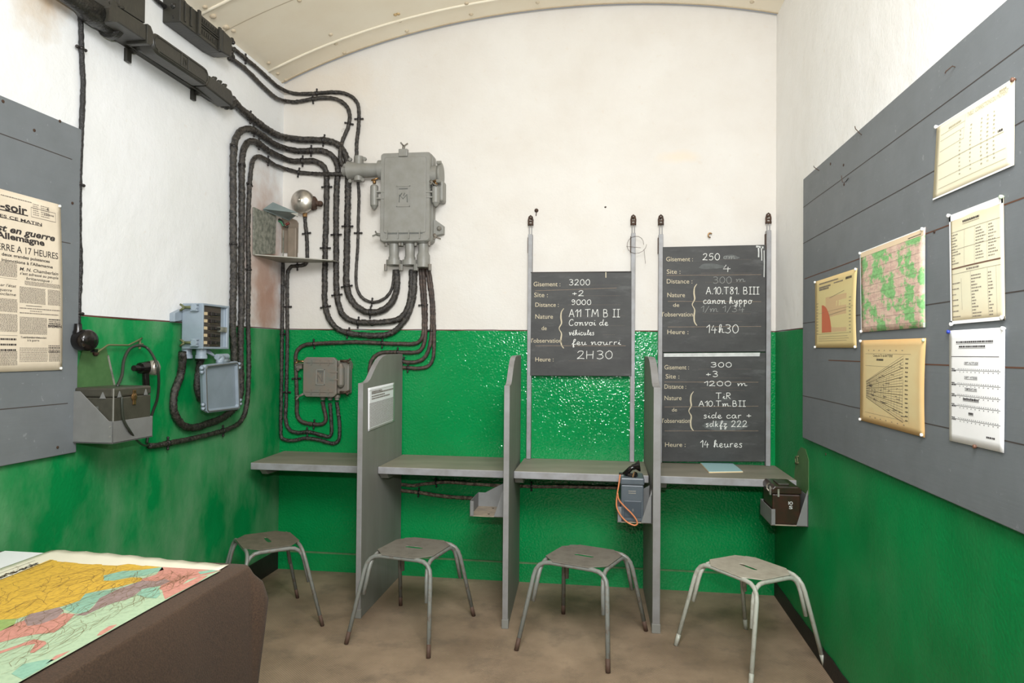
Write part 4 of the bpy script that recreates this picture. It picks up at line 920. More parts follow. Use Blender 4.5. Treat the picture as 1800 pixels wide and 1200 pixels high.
# flex cords
def cord(name, label, pts, r, mat, cat='cable'):
    b = Bm(); b.tube(smoothpath(pts, .008), r, 8); return tag(b.build(name, mat, smooth=True), label, cat)
cord('flex_cord', 'black flex looping over the bent rod behind the olive telephone', [on(206, 679, 0, XL+.12), on(214, 660, 0, XL+.10), on(218, 632, 0, XL+.06), on(228, 613, 0, XL+.045), on(244, 607, 0, XL+.04), on(258, 611, 0, XL+.045), on(270, 627, 0, XL+.09), on(277, 646, 0, XL+.118), on(279, 672, 0, XL+.10), on(276, 702, 0, XL+.06), on(268, 725, 0, XL+.03), on(262, 750, 0, XL+.014), on(258, 779, 0, XL+.014)], .0068, 'wire_black')
cord('flex_cord', 'black flex hanging across the front of the left wall bracket', [on(214, 697, 0, xo+.006), on(214.5, 715, 0, xo+.008), on(217, 737, 0, xo+.008), on(228, 757, 0, xo+.008), on(241, 774, 0, XL+.17), on(254, 783, 0, XL+.08), on(262, 781, 0, XL+.02)], .0055, 'wire_black')

# ================================================================== CABLES
def mk(spec):
    out = []
    for q in spec:
        k = q[2] if len(q) > 2 else 'B'; out.append((q[0], q[1], k))
    return out
def cable(label, spec, r, mat='cable', clips=(), off=None, group='tarred cables on the walls', jit=.14, lift=0.):
    """spec: picture points, each on the back wall (B) or the left wall (L)"""
    off = (r+.004 if off is None else off); P = []
    for q in spec:
        k = q[2]; o = off+(q[3] if len(q) > 3 else 0)
        p = L(q[0], q[1], o) if k == 'L' else B(q[0], q[1], o)
        p.x = max(p.x, XL+off); p.y = min(p.y, D-off); P.append(p)
    path = smoothpath(P, .011)
    t = thing('cable', label, 'cable', path[0], group)
    b = Bm(); b.tube(path, r, 10, jit=jit); b.build('sheath', mat, t, smooth=True)
    for (cx, cy, ck) in clips:
        c = L(cx, cy, off) if ck == 'L' else B(cx, cy, off); n = Vector((1, 0, 0)) if ck == 'L' else Vector((0, -1, 0))
        i = min(range(len(path)), key=lambda j: (path[j]-c).length); tg = (path[min(i+1, len(path)-1)]-path[max(i-1, 0)]).normalized(); bar = n.cross(tg).normalized(); c = path[i]
        bm = Bm(); bm.tube([c-tg*.006, c+tg*.006], r*1.18, 10); e = r+.014
        bm.tube([c-bar*e, c-bar*(r*.9)], .0055, 6); bm.tube([c+bar*(r*.9), c+bar*e], .0055, 6); bm.ball(c-bar*e, .0072); bm.ball(c+bar*e, .0072)
        bm.build('clip', 'clip', t, smooth=True)
    return t
def Lp(*a): return [(x, y, 'L') for x, y in a]
def Bp(*a): return [(x, y, 'B') for x, y in a]
BIG, MED, THN = .0205, .0165, .0128
cable('uppermost cable, from the upper splice box to the elbow of the big junction box', Lp((411, 86), (430, 102), (450, 118), (472, 138), (488, 152))+Bp((508, 162), (525, 165), (557, 164), (582, 162), (605, 164), (620, 171), (629, 183), (631, 203), (630, 227), (627, 252), (627, 284)), THN, clips=[(557, 164, 'B'), (629, 209, 'B'), (432, 107, 'L')])
cable('second cable from the top, bending down behind the thick cable at the junction box elbow', Lp((408, 104), (432, 122), (462, 152), (485, 172))+Bp((503, 178), (520, 179), (550, 174), (575, 172), (595, 176), (610, 188), (615, 205), (611, 226), (602, 248))+[(598, 265, 'B', .03), (599, 282, 'B', .03), (606, 295, 'B', .03), (619, 299, 'B', .03)], THN*1.08, clips=[(550, 174, 'B'), (613, 218, 'B')])
cable('thickest cable, from the lower splice box down and under into the big junction box', Lp((407, 172), (412, 180), (432, 199), (455, 217), (482, 235))+Bp((503, 242), (525, 245), (550, 246), (572, 247), (590, 252), (602, 263), (609, 278), (612, 296), (612, 330), (611, 380), (610, 430), (609, 479), (610, 506), (618, 528), (633, 543), (651, 549), (672, 545), (687, 533), (695, 518), (698, 500), (697, 474)), BIG*1.08, clips=[(440, 205, 'L'), (568, 247, 'B'), (610, 398, 'B'), (609, 503, 'B'), (651, 549, 'B')])
cable('outer of three cable arches on the left wall, ending behind the fuse box lid', Lp((376, 700), (392, 690), (404, 668), (411, 640), (411, 613), (409, 573), (410, 520), (411, 480), (410, 405), (410, 355), (410, 292), (412, 252), (420, 234), (431, 227), (443, 228), (460, 238), (482, 253))+Bp((502, 261), (522, 265), (547, 265), (565, 265), (580, 271), (590, 282), (594, 299), (592, 330), (591, 380), (591, 430), (591, 480), (591, 500), (594, 530), (603, 554), (621, 565), (645, 567), (675, 566), (702, 560), (716, 543), (722, 518), (724, 474)), BIG*.98, clips=[(411, 257, 'L'), (446, 231, 'L'), (548, 265, 'B'), (591, 412, 'B'), (591, 518, 'B'), (631, 566, 'B'), (407, 427, 'L')])
cable('middle cable arch on the left wall, looping up into the left fuse box gland', [(320, 619, 'L', .03), (321, 632, 'L', .022)]+Lp((317, 661), (307, 688), (305, 715), (310, 733), (323, 748), (342, 751), (363, 745), (385, 737), (403, 726), (417, 710), (423, 688), (423, 640), (423, 587), (425, 533), (424, 480), (425, 405), (425, 342), (425, 300), (427, 268), (434, 252), (445, 248), (457, 254), (475, 267))+Bp((497, 279), (515, 283), (532, 283), (550, 283), (562, 287), (571, 296), (574, 311), (574, 355), (572, 430), (571, 494), (571, 530), (577, 557), (591, 576), (612, 585), (642, 589), (672, 589), (690, 584), (706, 570), (719, 550), (727, 518), (729, 474)), BIG*.95, clips=[(425, 290, 'L'), (455, 252, 'L'), (532, 283, 'B'), (574, 328, 'B'), (572, 436, 'B'), (571, 540, 'B'), (613, 584, 'B')])
cable('inner thin cable arch on the left wall, running down to the olive telephone', Lp((262, 783), (272, 783), (305, 777), (345, 769), (377, 761), (403, 753), (424, 739), (433, 715), (437, 667), (437, 613), (436, 560), (437, 480), (436, 405), (438, 340), (441, 300), (445, 281), (454, 275), (467, 280), (483, 290))+Bp((502, 297), (525, 303), (550, 305))+[(577, 306, 'B', .028), (600, 306, 'B', .028), (620, 306, 'B', .02)], THN*1.1, clips=[(439, 325, 'L'), (471, 283, 'L'), (525, 303, 'B'), (392, 756, 'L'), (295, 779, 'L'), (437, 472, 'L')])
cable('short cable loop hanging behind the open fuse box lid', Lp((355, 624), (349, 650), (347, 683), (354, 702), (376, 700)), BIG*.9)
cable('cable from the bell, running behind the zinc bracket down to the small junction box', Bp((536, 374), (537, 395), (539, 413), (540, 440), (538, 463), (526, 467), (513, 468), (507, 475), (505, 491), (505, 539), (505, 605), (504, 665), (503, 710), (502, 734), (507, 753), (522, 760), (543, 759), (564, 764), (579, 767), (583, 758), (582, 734), (580, 708)), THN, 'cable', clips=[(539, 409, 'B'), (522, 467, 'B'), (505, 540, 'B'), (504, 690, 'B'), (541, 760, 'B')])
cable('leftmost thin cable in the corner, looping lowest under the small junction box', Bp((495, 459), (495, 520), (495, 584), (493, 650), (492, 710), (491, 755), (496, 770), (513, 774), (537, 770), (561, 773), (585, 779), (595, 774), (597, 755), (595, 728), (592, 706)), THN, 'cable', clips=[(495, 586, 'B')])
cable('brown cable circling the small junction box over its top and left side', Bp((739, 472), (741, 500), (744, 539), (745, 572), (742, 593), (732, 603), (705, 604), (672, 603), (630, 601), (594, 602), (552, 604), (531, 608), (521, 620), (520, 638), (521, 668), (522, 710), (523, 731), (531, 741), (549, 745), (567, 745), (573, 737), (570, 720), (567, 705)), THN*1.05, 'cable_brown', clips=[(552, 604, 'B'), (672, 603, 'B'), (552, 745, 'B'), (521, 666, 'B'), (742, 536, 'B')])
cable('brown cable bending down behind the top of the leftmost divider', Bp((744, 472), (746, 505), (748, 539), (748, 584), (744, 608), (735, 618), (708, 619), (678, 619), (663, 623), (654, 632), (650, 647), (651, 690), (655, 740)), THN*1.05, 'cable_brown', clips=[(700, 618, 'B')], group='brown cables by the divider')
cable('brown cable running to the divider just below its top', Bp((750, 472), (756, 509), (759, 539), (759, 575), (756, 605), (748, 626), (735, 635), (714, 636), (700, 632), (688, 629)), THN, 'cable_brown', clips=[(708, 634, 'B'), (759, 581, 'B')], group='brown cables by the divider')
cable('brown cable running to the divider, lowest of the three beside it', Bp((754, 472), (760, 515), (763, 560), (763, 608), (761, 630), (753, 643), (737, 647), (714, 646), (700, 645), (688, 645)), THN*.95, 'cable_brown', clips=[(718, 646, 'B')], group='brown cables by the divider')
cable('thin cable dropping from the elbow and looping up into the big junction box', Bp((629, 314), (631, 342), (630, 380), (629, 430), (626, 480), (628, 508), (639, 525), (657, 531), (675, 525), (686, 513), (691, 497), (693, 474)), THN*.8, clips=[(630, 408, 'B'), (654, 530, 'B')])
cable('dusty cable under the shelves, higher of the two', Bp((690, 840), (698, 847), (707, 851), (725, 853), (749, 850), (787, 847), (827, 850), (861, 852), (885, 853), (912, 854), (950, 855), (990, 855), (1040, 856), (1088, 857)), THN*.85, 'cable_dusty', clips=[(767, 848, 'B'), (933, 854, 'B')], group='dusty cables under the shelves')
cable('dusty cable under the shelves, lower of the two, ending at the empty bracket', Bp((690, 858), (699, 861), (736, 865), (773, 871), (808, 874), (826, 875), (850, 877)), THN*.95, 'cable_dusty', clips=[(737, 865, 'B')], group='dusty cables under the shelves')
cable('black vertical cable on the left wall, ending at the round bakelite fitting', Lp((138, 5), (142, 40), (143, 85), (146, 150), (143, 230), (140, 300), (139, 400), (141, 470), (138, 540), (137, 572)), .0105, 'cable_black', clips=[(144, 85, 'L'), (140, 325, 'L'), (138, 552, 'L')])
cable('thin black cable entering the upper splice box from the left', Lp((262, -18), (275, 0), (300, 20), (326, 46)), .011, 'cable_black')

# ================================================================== BIG JUNCTION BOX
def rrect(f, w, h, r, n=4):
    """rounded rectangle corner points through f(u, v)"""
    out = []
    for cx, cy, a0 in ((w-r, h-r, 0), (r, h-r, 90), (r, r, 180), (w-r, r, 270)):
        for k in range(n+1):
            a = math.radians(a0+90*k/n); out.append(f(cx+r*math.cos(a), cy+r*math.sin(a)))
    return out
a, c = B(667, 425, .135), B(757, 266, .135); x0, z0, x1, z1 = a.x, a.z, c.x, c.z; w_, h_ = x1-x0, z1-z0; yf = D-.135
t = thing('junction_box', 'big grey cast junction box on the white back wall with three cable glands below', 'junction box', ((x0+x1)/2, D, z0), 'cast junction boxes')
fr = lambda y: (lambda u, v: (x0+u, y, z0+v))
def inset(lp, cx, cz, k): return [(cx+(p[0]-cx)*k, p[1], cz+(p[2]-cz)*k) for p in lp]
b = Bm(); lo = rrect(lambda u, v: (x0-.004+u, D-.006, z0-.004+v), w_+.008, h_+.008, .03); mid = [(p[0], yf+.045, p[2]) for p in lo]; b.frustum(lo, mid); b.build('body', 'grey', t, bevel=.003)
b = Bm(); l1 = rrect(fr(yf+.044), w_, h_, .022); l2 = rrect(fr(yf+.012), w_, h_, .022); l3 = [((x0+x1)/2+(p[0]-(x0+x1)/2)*.97, yf, (z0+z1)/2+(p[2]-(z0+z1)/2)*.98) for p in l2]
b.frustum(l1, l2); b.frustum(l2, l3); lid = b.build('lid', 'grey', t, smooth='auto')
b = Bm(); l1 = rrect(lambda u, v: (x0+.028+u, yf-.001, z0+.055+v), w_-.056, h_-.085, .012); l2 = [(p[0], yf-.006, p[2]) for p in inset(l1, (x0+x1)/2, (z0+z1)/2, .985)]; b.frustum(l1, l2); b.build('lid_field', 'grey', t, bevel=.002)
def emblem(parent, cx, cz, w, h, y, body):
    b = Bm()
    for (u0, v0, u1, v1) in ((-w/2, -h/2, -w/2+.006, h/2), (w/2-.006, -h/2, w/2, h/2), (-w/2, -h/2, w/2, -h/2+.006), (-w/2, h/2-.006, w/2, h/2)): b.box((cx+u0, y-.004, cz+v0), (cx+u1, y+.002, cz+v1))
    b.build('emblem_frame', 'mark_dark' if False else 'grey', parent, bevel=.001)
    b = Bm(); 
    def st(pts): b.tube([(cx+u*w, y-.001, cz+v*h) for u, v in pts], .0032, 6)
    for s in body: st(s)
    b.build('emblem', 'mark_dark', parent)
ecx = B(709, 345, .14).x; ecz = B(709, 345, .14).z
emblem(t, ecx, ecz, .092, .138, yf-.006, [[(-.32, .36), (.32, .36)], [(-.3, -.28), (-.28, .08), (-.02, -.12), (.26, .08), (.3, -.28)], [(-.1, .16), (-.26, .0)], [(.1, .16), (.02, .02)]])
for i in range(4):
    u = .16+i*.215; bm = Bm(); x = x0+u*w_; bm.prism([(x-.003, yf, z0+.075), (x+.003, yf, z0+.075), (x+.003, yf, z0+.018), (x-.003, yf, z0+.018)], (0, -.012, 0)); bm.build('rib', 'grey', t)
b = Bm(); b.box((x0+.05, yf-.004, z0+.050), (x1-.05, yf+.001, z0+.056)); b.build('ledge', 'mark_dark', t)
def hinge(px, py0, py1, s):
    p0 = B(px, py0, .12); p1 = B(px, py1, .12)
    bm = Bm(); bm.tube([p1, p0], .026, 14); bm.lathe([(0, .026), (.008, .022), (.014, .010)], p0, (0, 0, 1), 12); bm.lathe([(0, .026), (.010, .018), (.02, .014), (.028, .004)], p1, (0, 0, -1), 12)
    bm.build('hinge', 'grey', t, smooth='auto')
    for f in (.35, .7):
        z = p1.z+(p0.z-p1.z)*f; bm = Bm(); e = p0.x+s*.085; bm.box((min(p0.x, e), yf-.004, z-.005), (max(p0.x, e), yf+.03, z+.005)); bm.build('strap', 'grey', t, bevel=.001)
    bm = Bm(); q = p0+Vector((0, 0, .02)); bm.tube([q, q+Vector((0, 0, .02))], .012, 8); bm.tube([q+Vector((-.02, 0, .022)), q+Vector((.026, -.004, .034))], .006, 6); bm.build('hinge_bolt', 'brass', t, smooth=True)
hinge(658, 328, 361, 1); hinge(766, 330, 356, -1)
p = B(776, 340, .06); bm = Bm(); bm.box((p.x-.035, D-.1, p.z-.06), (p.x+.02, D-.002, p.z+.08)); bm.build('side_lug', 'grey', t, bevel=.012)
p = B(773, 402, .04); bm = Bm(); bm.prism([(x1-.01, D-.05, p.z-.05), (p.x+.025, D-.05, p.z-.035), (p.x+.025, D-.05, p.z+.02), (x1-.01, D-.05, p.z+.075)], (0, .05, 0)); bm.build('foot', 'grey', t, bevel=.003)
bm = Bm(); bm.lathe([(0, .016), (.012, .016), (.018, .008)], (p.x, D-.05, p.z), (0, -1, 0), 6); bm.build('foot_bolt', 'grey_dark', t)
def wing(pxy, ax=(1, 0, .3), o=.14, mat='grey_dark'):
    p = B(*pxy, o); a = Vector(ax).normalized(); u = a.orthogonal().normalized(); bm = Bm(); bm.tube([p, p+a*.03], .010, 8); bm.tube([p+a*.03-u*.0, p+a*.05+u*.026], .005, 6); bm.tube([p+a*.03, p+a*.05-u*.026], .005, 6); bm.build('wing_nut', mat, t, smooth=True)
wing((670, 413), (-1, 0, .2), .115); wing((763, 412), (.6, -.5, -.7)); wing((709, 265), (.2, -.3, 1), .125); wing((757, 318), (.5, -.5, -.6), .135)
b = Bm(); p = B(709, 270, .135); b.box((p.x-.03, yf-.012, p.z-.02), (p.x+.03, yf+.02, p.z+.03)); b.build('top_lug', 'grey', t, bevel=.004)
# right stub and left elbow
p = B(757, 300, .07); b = Bm(); b.lathe([(-.03, .06), (.035, .062), (.05, .078), (.062, .078), (.064, .05)], (x1, D-.075, p.z-.03), (1, 0, 0), 20); b.build('stub', 'grey', t, smooth='auto')
for k in (-1, 1):
    bm = Bm(); bm.tube([(x1+.045, D-.08-.07, p.z-.03+k*.06), (x1+.075, D-.08-.07, p.z-.03+k*.06)], .012, 8); bm.build('stub_bolt', 'grey', t)
e1 = B(638, 299, .075); b = Bm(); xa = B(630, 299, .075).x; b.lathe([(-.07, .062), (0, .048), (.02, .046), (x0-xa-.03, .044), (x0-xa-.028, .062), (x0-xa+.01, .062)], (xa, D-.075, e1.z), (1, 0, 0), 20); b.build('elbow', 'grey', t, smooth='auto')
b = Bm(); b.tube([(xa, D-.07, B(628, 283, .07).z+.03), (xa, D-.07, B(628, 318, .07).z)], .032, 14); b.tube([(xa-.06, D-.06, e1.z), (xa-.11, D-.055, e1.z+.005)], .034, 14); b.build('elbow_branch', 'grey', t, smooth='auto')
for dx, dz in ((-.05, .07), (.05, .07), (-.05, -.075), (.04, -.07), (-.085, .03)):
    bm = Bm(); bm.tube([(xa+dx, D-.1, e1.z+dz), (xa+dx, D-.085, e1.z+dz)], .012, 8); bm.build('elbow_bolt', 'grey', t)
def gland(px, fat):
    p = B(px, 425, .07); q = B(px, 470, .07); hh = p.z-q.z; b = Bm(); o = Vector((p.x, D-.07, p.z+.02))
    if fat: b.lathe([(0, .05), (.03, .05), (.035, .034), (.09, .034), (.11, .044), (hh+.01, .044), (hh+.02, .046), (hh+.021, .03)], o, (0, 0, -1), 18)
    else: b.lathe([(0, .045), (.03, .045), (.035, .034), (.115, .031), (.125, .037), (hh-.03, .037), (hh-.028, .052), (hh+.005, .052), (hh+.01, .03)], o, (0, 0, -1), 18)
    b.build('gland', 'grey', t, smooth='auto')
    for s in (-1, 1):
        bm = Bm(); bm.tube([(p.x+s*.05, D-.09, q.z+.02), (p.x+s*.05, D-.09, q.z-.022)], .011, 8); bm.tube([(p.x+s*.046, D-.1, p.z+.005), (p.x+s*.046, D-.1, p.z-.03)], .009, 8); bm.build('gland_bolt', 'grey_dark', t)
gland(693, 0); gland(721, 0); gland(744.5, 1)

# ================================================================== SMALL JUNCTION BOX
yf = D-.10; a, c = B(532, 697, .1), B(592, 628, .1); x0, z0, x1, z1 = a.x, a.z, c.x, c.z; w_, h_ = x1-x0, z1-z0
t = thing('junction_box', 'small grey square junction box on the green back wall, left of the first divider', 'junction box', ((x0+x1)/2, D, z0), 'cast junction boxes')
b = Bm(); b.box((x0+.01, D-.07, z0+.02), (x1+.075, D-.004, z1-.02)); b.build('body', 'grey_dark', t, bevel=.01)
b = Bm(); ch = .022; l1 = [(x0+ch, 0, z0), (x1-ch, 0, z0), (x1, 0, z0+ch), (x1, 0, z1-ch), (x1-ch, 0, z1), (x0+ch, 0, z1), (x0, 0, z1-ch), (x0, 0, z0+ch)]
b.frustum([(p[0], D-.069, p[2]) for p in l1], [(p[0], yf, p[2]) for p in l1]); b.build('lid', 'grey_dark', t, bevel=.005)
emblem(t, (x0+x1)/2+.005, (z0+z1)/2+.0, .062, .105, yf, [[(-.34, .36), (.34, .36)], [(-.3, -.3), (-.28, .14), (.2, -.28), (.22, .3)], [(0, .34), (-.02, .2)]])
for z, s in ((z1-.035, 1), (z0+.035, -1)):
    bm = Bm(); bm.box((x0+.02, yf-.005, z-.003), (x1-.02, yf+.001, z+.003))
    for i in range(3): x = x0+.06+i*.06; bm.prism([(x-.003, yf, z-.018), (x+.003, yf, z-.018), (x+.003, yf, z+.018), (x-.003, yf, z+.018)], (0, -.006, 0))
    bm.build('rib', 'grey_dark', t)
hx = B(599, 660, .085).x; p0 = B(599, 646, .085); p1 = B(599, 676, .085)
b = Bm(); b.tube([p1, p0], .024, 14); b.lathe([(0, .024), (.012, .016), (.026, .012), (.03, .004)], p0, (0, 0, 1), 12); b.lathe([(0, .024), (.012, .018), (.022, .004)], p1, (0, 0, -1), 12); b.build('hinge', 'grey_dark', t, smooth='auto')
for f in (.3, .75):
    z = p1.z+(p0.z-p1.z)*f; bm = Bm(); bm.box((x1-.045, yf-.004, z-.005), (hx, yf+.02, z+.005)); bm.build('strap', 'grey_dark', t)
def wing2(px, py, ax, mat, o=.085):
    p = B(px, py, o); a = Vector(ax).normalized(); u = a.orthogonal().normalized(); bm = Bm(); bm.tube([p-a*.01, p+a*.04], .008, 8); bm.tube([p+a*.035, p+a*.058+u*.02], .006, 6); bm.tube([p+a*.035, p+a*.058-u*.02], .006, 6); bm.build('wing_nut', mat, t, smooth=True)
wing2(600, 689, (1, -.2, 0), 'iron'); wing2(601, 634, (1, -.1, 0), 'iron'); wing2(534, 635, (-1, -.1, 0), 'brass', .09); wing2(534, 692, (-.6, -.1, -.3), 'grey_dark', .09)
for px, s in ((527, -1), (613, 1)):
    p = B(px, 643, .03); bm = Bm(); bm.box((p.x-.03, D-.045, p.z-.02), (p.x+.02, D-.001, p.z+.02)); bm.tube([(p.x+s*.012, D-.05, p.z), (p.x+s*.012, D-.03, p.z-.03)], .012, 8); bm.build('foot', 'grey_dark', t, bevel=.004)
for px in (567, 580, 592):
    p = B(px, 699, .045); bm = Bm(); bm.lathe([(0, .022), (.018, .022), (.022, .016), (.035, .015)], (p.x, D-.04, p.z+.02), (0, 0, -1), 12); bm.build('gland', 'grey_dark', t, smooth='auto')

# ================================================================== FUSE BOX
xo = XL+.155; y0, y1 = 3.345, 3.60; z0, z1 = 1.497, 1.735
t = thing('fuse_box', 'blue grey fuse box on the left wall with its lid hanging open', 'fuse box', (XL, (y0+y1)/2, z0))
b = Bm(); o = .012
ring0 = [(xo, y0, z0), (xo, y1, z0), (xo, y1, z1), (xo, y0, z1)]; ring1 = [(xo, y0+o, z0+o), (xo, y1-o*2, z0+o), (xo, y1-o*2, z1-o), (xo, y0+o, z1-o)]; ring2 = [(xo-.02, p[1], p[2]) for p in ring1]; back = [(XL+.03, p[1]+(.01 if p[1] < 3.4 else -.01), p[2]) for p in ring0]
b.add(ring0+ring1+ring2+back, [(0, 1, 5, 4), (1, 2, 6, 5), (2, 3, 7, 6), (3, 0, 4, 7), (4, 5, 9, 8), (5, 6, 10, 9), (6, 7, 11, 10), (7, 4, 8, 11), (8, 9, 10, 11), (0, 12, 13, 1), (1, 13, 14, 2), (2, 14, 15, 3), (3, 15, 12, 0), (15, 14, 13, 12)])
b.build('housing', 'bluegrey', t, bevel=.004)
b = Bm(); b.box((xo-.021, y0+o, z0+o), (xo-.012, y1-o*2-.045, z1-o)); b.build('fuse_panel', 'fuse_panel', t)
for k in range(5):
    z = z1-.052-k*.038
    bm = Bm(); bm.box((xo-.012, y0+.072, z-.01), (xo+.004, y0+.105, z+.01)); bm.box((xo-.012, y0+.105, z-.007), (xo+.010, y0+.150, z+.007)); fu = bm.build('fuse', 'fuse', t, bevel=.002)
    bm = Bm(); bm.box((xo-.0122, y0+.025, z-.008), (xo-.0105, y0+.058, z+.008)); bm.box((xo-.0105, y0+.07, z-.013), (xo-.010, y0+.155, z-.0115)); bm.build('fuse_label', 'fuse_label', t)
b = Bm(); b.box((xo-.011, y0+.15, z1-.145), (xo+.001, y0+.228, z1-.118)); b.build('tape', 'galv', t)
for py in (540, 602):
    p = on(344, py, 1, y0); bm = Bm(); bm.tube([(p.x, y0+.002, p.z), (p.x, y0-.02, p.z)], .018, 12); bm.box((p.x-.02, y0-.018, p.z+.012), (p.x+.02, y0, p.z+.02)); bm.box((p.x-.02, y0-.018, p.z-.02), (p.x+.02, y0, p.z-.012)); bm.build('clamp', 'bluegrey', t, bevel=.002)
    q = on(325, py, 1, y0-.015); bm = Bm(); bm.tube([p+Vector((0, -.012, 0)), q], .0075, 8); bm.tube([q, q+Vector((-.026, 0, .016))], .006, 6); bm.tube([q, q+Vector((-.026, 0, -.016))], .006, 6); bm.build('wing_nut', 'rod', t, smooth=True)
p = on(292, 549, 1, y0+.02); b = Bm(); b.prism([(XL, y0-.05, z1-.055), (XL, y0+.02, z1-.03), (XL, y0+.02, z1-.09), (XL, y0-.05, z1-.1)], (.03, 0, 0)); b.build('mounting_lug', 'bluegrey', t, bevel=.004)
for px, dz in ((322, 0), (354, 0)):
    p = on(px, 612, 1, y0+.05); b = Bm(); b.lathe([(-.01, .026), (.03, .026), (.034, .03), (.05, .03), (.052, .02)], (max(p.x, XL+.035), y0+.05, z0), (0, 0, -1), 16); b.build('gland', 'bluegrey', t, smooth='auto')
# hinge arm and open lid
hp = on(392, 627, 0, xo+.02)
b = Bm(); b.prism([(xo-.06, y0+.03, z0+.004), (xo-.06, y0+.13, z0+.004), (xo+.0, hp.y-.01, hp.z-.02), (xo+.0, hp.y-.03, hp.z-.005)], (.012, 0, 0)); b.tube([hp+Vector((-.01, -.045, 0)), hp+Vector((-.01, .06, .002))], .016, 12); b.build('hinge_arm', 'bluegrey', t, bevel=.002)
A = on(355, 641, 0, XL+.18); Bq = on(415, 634, 0, XL+.165); Cq = on(418, 718, 0, XL+.13); Dq = on(358, 725, 0, XL+.14)
nl = (Bq-A).cross(Dq-A).normalized(); nl = nl if nl.x > 0 else -nl
def lp(u, v, k): return (A.lerp(Bq, u)).lerp(Dq.lerp(Cq, u), v)+nl*k
b = Bm(); N = 4
outer = [lp(u, v, .0) for u, v in ((.04, 0), (.96, 0), (1, .04), (1, .96), (.96, 1), (.04, 1), (0, .96), (0, .04))]; rim = [p+nl*.016 for p in outer]
def scl(lp_, k): c = sum(lp_, Vector())/len(lp_); return [c+(p-c)*k for p in lp_]
i1 = scl(rim, .9); i2 = [p-nl*.014 for p in scl(rim, .87)]
n = 8; loops = [scl([p-nl*.02 for p in outer], .95), outer, rim, i1, i2]; vs = [p for l_ in loops for p in l_]
fs = [tuple(range(n))[::-1], tuple(range(4*n, 5*n))]
for q in range(4): fs += [(q*n+i, q*n+(i+1) % n, (q+1)*n+(i+1) % n, (q+1)*n+i) for i in range(n)]
b.add(vs, fs); ld = b.build('lid', 'bluegrey', t, bevel=.002)
b = Bm(); g1 = [p+nl*.001 for p in scl(rim, .945)]; b.tube(g1+[g1[0]], .003, 6); b.build('gasket', 'mark_dark', ld)
for u, v in ((-.02, .1), (-.02, .86), (1.02, .1), (1.02, .86)):
    bm = Bm(); s = -1 if u < 0 else 1; d = (Bq-A).normalized()*s
    for dv in (-.04, .04): bm.tube([lp(u, v+dv, .008), lp(u, v+dv, .008)+d*.02], .009, 8)
    bm.build('lug', 'bluegrey', ld, smooth=True)
b = Bm(); b.tube([lp(.5, .0, .0), hp+Vector((-.01, .0, 0))], .02, 10); b.tube([lp(.45, -.02, .0), lp(.75, -.02, .0)], .014, 10); b.build('hinge_knuckle', 'bluegrey', ld, smooth=True)

# ================================================================== BELL
p = B(538, 354, 0)
t = thing('bell', 'round nickel bell with a rusty striker on the white back wall', 'bell', p)
c = B(532, 354, .06); b = Bm(); b.lathe([(-.01, .080), (0, .081), (.012, .079), (.028, .068), (.042, .048), (.05, .026), (.052, .01), (.058, .009), (.062, .004)], c, (0, -1, 0), 32); b.build('gong', 'chrome', t, smooth=True)
b = Bm(); b.lathe([(0, .045), (.045, .05), (.05, .02)], (c.x+.02, D, c.z), (0, -1, 0), 16); b.build('base', 'iron', t, smooth='auto')
b = Bm(); q = B(551, 356, .05); b.ball(q, .03, sc=(1, 1, 1.5)); b.tube([q, B(562, 358, .05)], [.02, .018], 10); b.build('striker', 'iron', t, smooth=True)
b = Bm(); b.ball(B(563, 358, .05), .02); b.tube([B(545, 344, .05), B(553, 368, .045)], .02, 8); b.build('hammer', 'iron', t, smooth=True)
b = Bm(); b.tube([B(536, 371, .03), B(536, 381, .03)], .016, 10); b.build('gland', 'brass', t)

# ================================================================== ZINC BRACKET WITH HOOD
t = thing('battery_shelf', 'zinc shelf with side plates and a tilted hood in the corner under the bell', 'shelf', (XL+.17, D-.18, 2.09))
za = 2.095; c0 = (XL, 4.125, za); 
b = Bm(); b.add([(XL, 4.13, za), (-1.885, 4.40, za), (-1.93, D-.004, za), (XL, D-.004, za), (XL, 4.13, za+.006), (-1.885, 4.40, za+.006), (-1.93, D-.004, za+.006), (XL, D-.004, za+.006)], [(0, 3, 2, 1), (4, 5, 6, 7), (0, 1, 5, 4), (1, 2, 6, 5), (2, 3, 7, 6), (3, 0, 4, 7)])
b = Bm(); s0 = L(444, 448, .002); s1 = on(583, 458, 2, s0.z+.0); s2 = on(553, 446.5, 2, s0.z); s3 = Vector((XL+.002, D-.004, s0.z))
kz = s0.z
b.add([s0, on(583, 458, 1, 4.36), (s2.x, D-.004, kz), s3, s0+Vector((0, 0, .006)), on(583, 458, 1, 4.36)+Vector((0, 0, .006)), (s2.x, D-.004, kz+.006), s3+Vector((0, 0, .006))], [(0, 3, 2, 1), (4, 5, 6, 7), (0, 1, 5, 4), (1, 2, 6, 5), (2, 3, 7, 6), (3, 0, 4, 7)])
b.build('shelf_plate', 'galv_clean', t)
b = Bm(); ply = [L(444, 447, .006), L(481, 446, .006), L(483, 372, .006), L(478, 367, .006), L(458, 371, .006), L(444, 364, .006)]; b.prism(ply, (.012, 0, 0)); b.build('side_plate', 'galv', t)
b = Bm(); ply = [B(481, 444, .012), B(523, 444, .012), B(524, 392, .012), B(521, 387, .012), B(484, 372, .012)]; b.prism(ply, (0, .008, 0)); b.build('back_plate', 'galv_back', t)
b = Bm(); q = [on(478, 360, 0, XL+.03), on(523, 378, 0, XL+.26), on(512, 386, 0, XL+.20), on(483, 384, 0, XL+.05), on(462, 371, 0, XL+.01)]
h0, h1, h2, h3 = L(462, 369, .015), L(479, 357, .03), on(524, 376, 1, D-.12), on(508, 388, 1, D-.03)
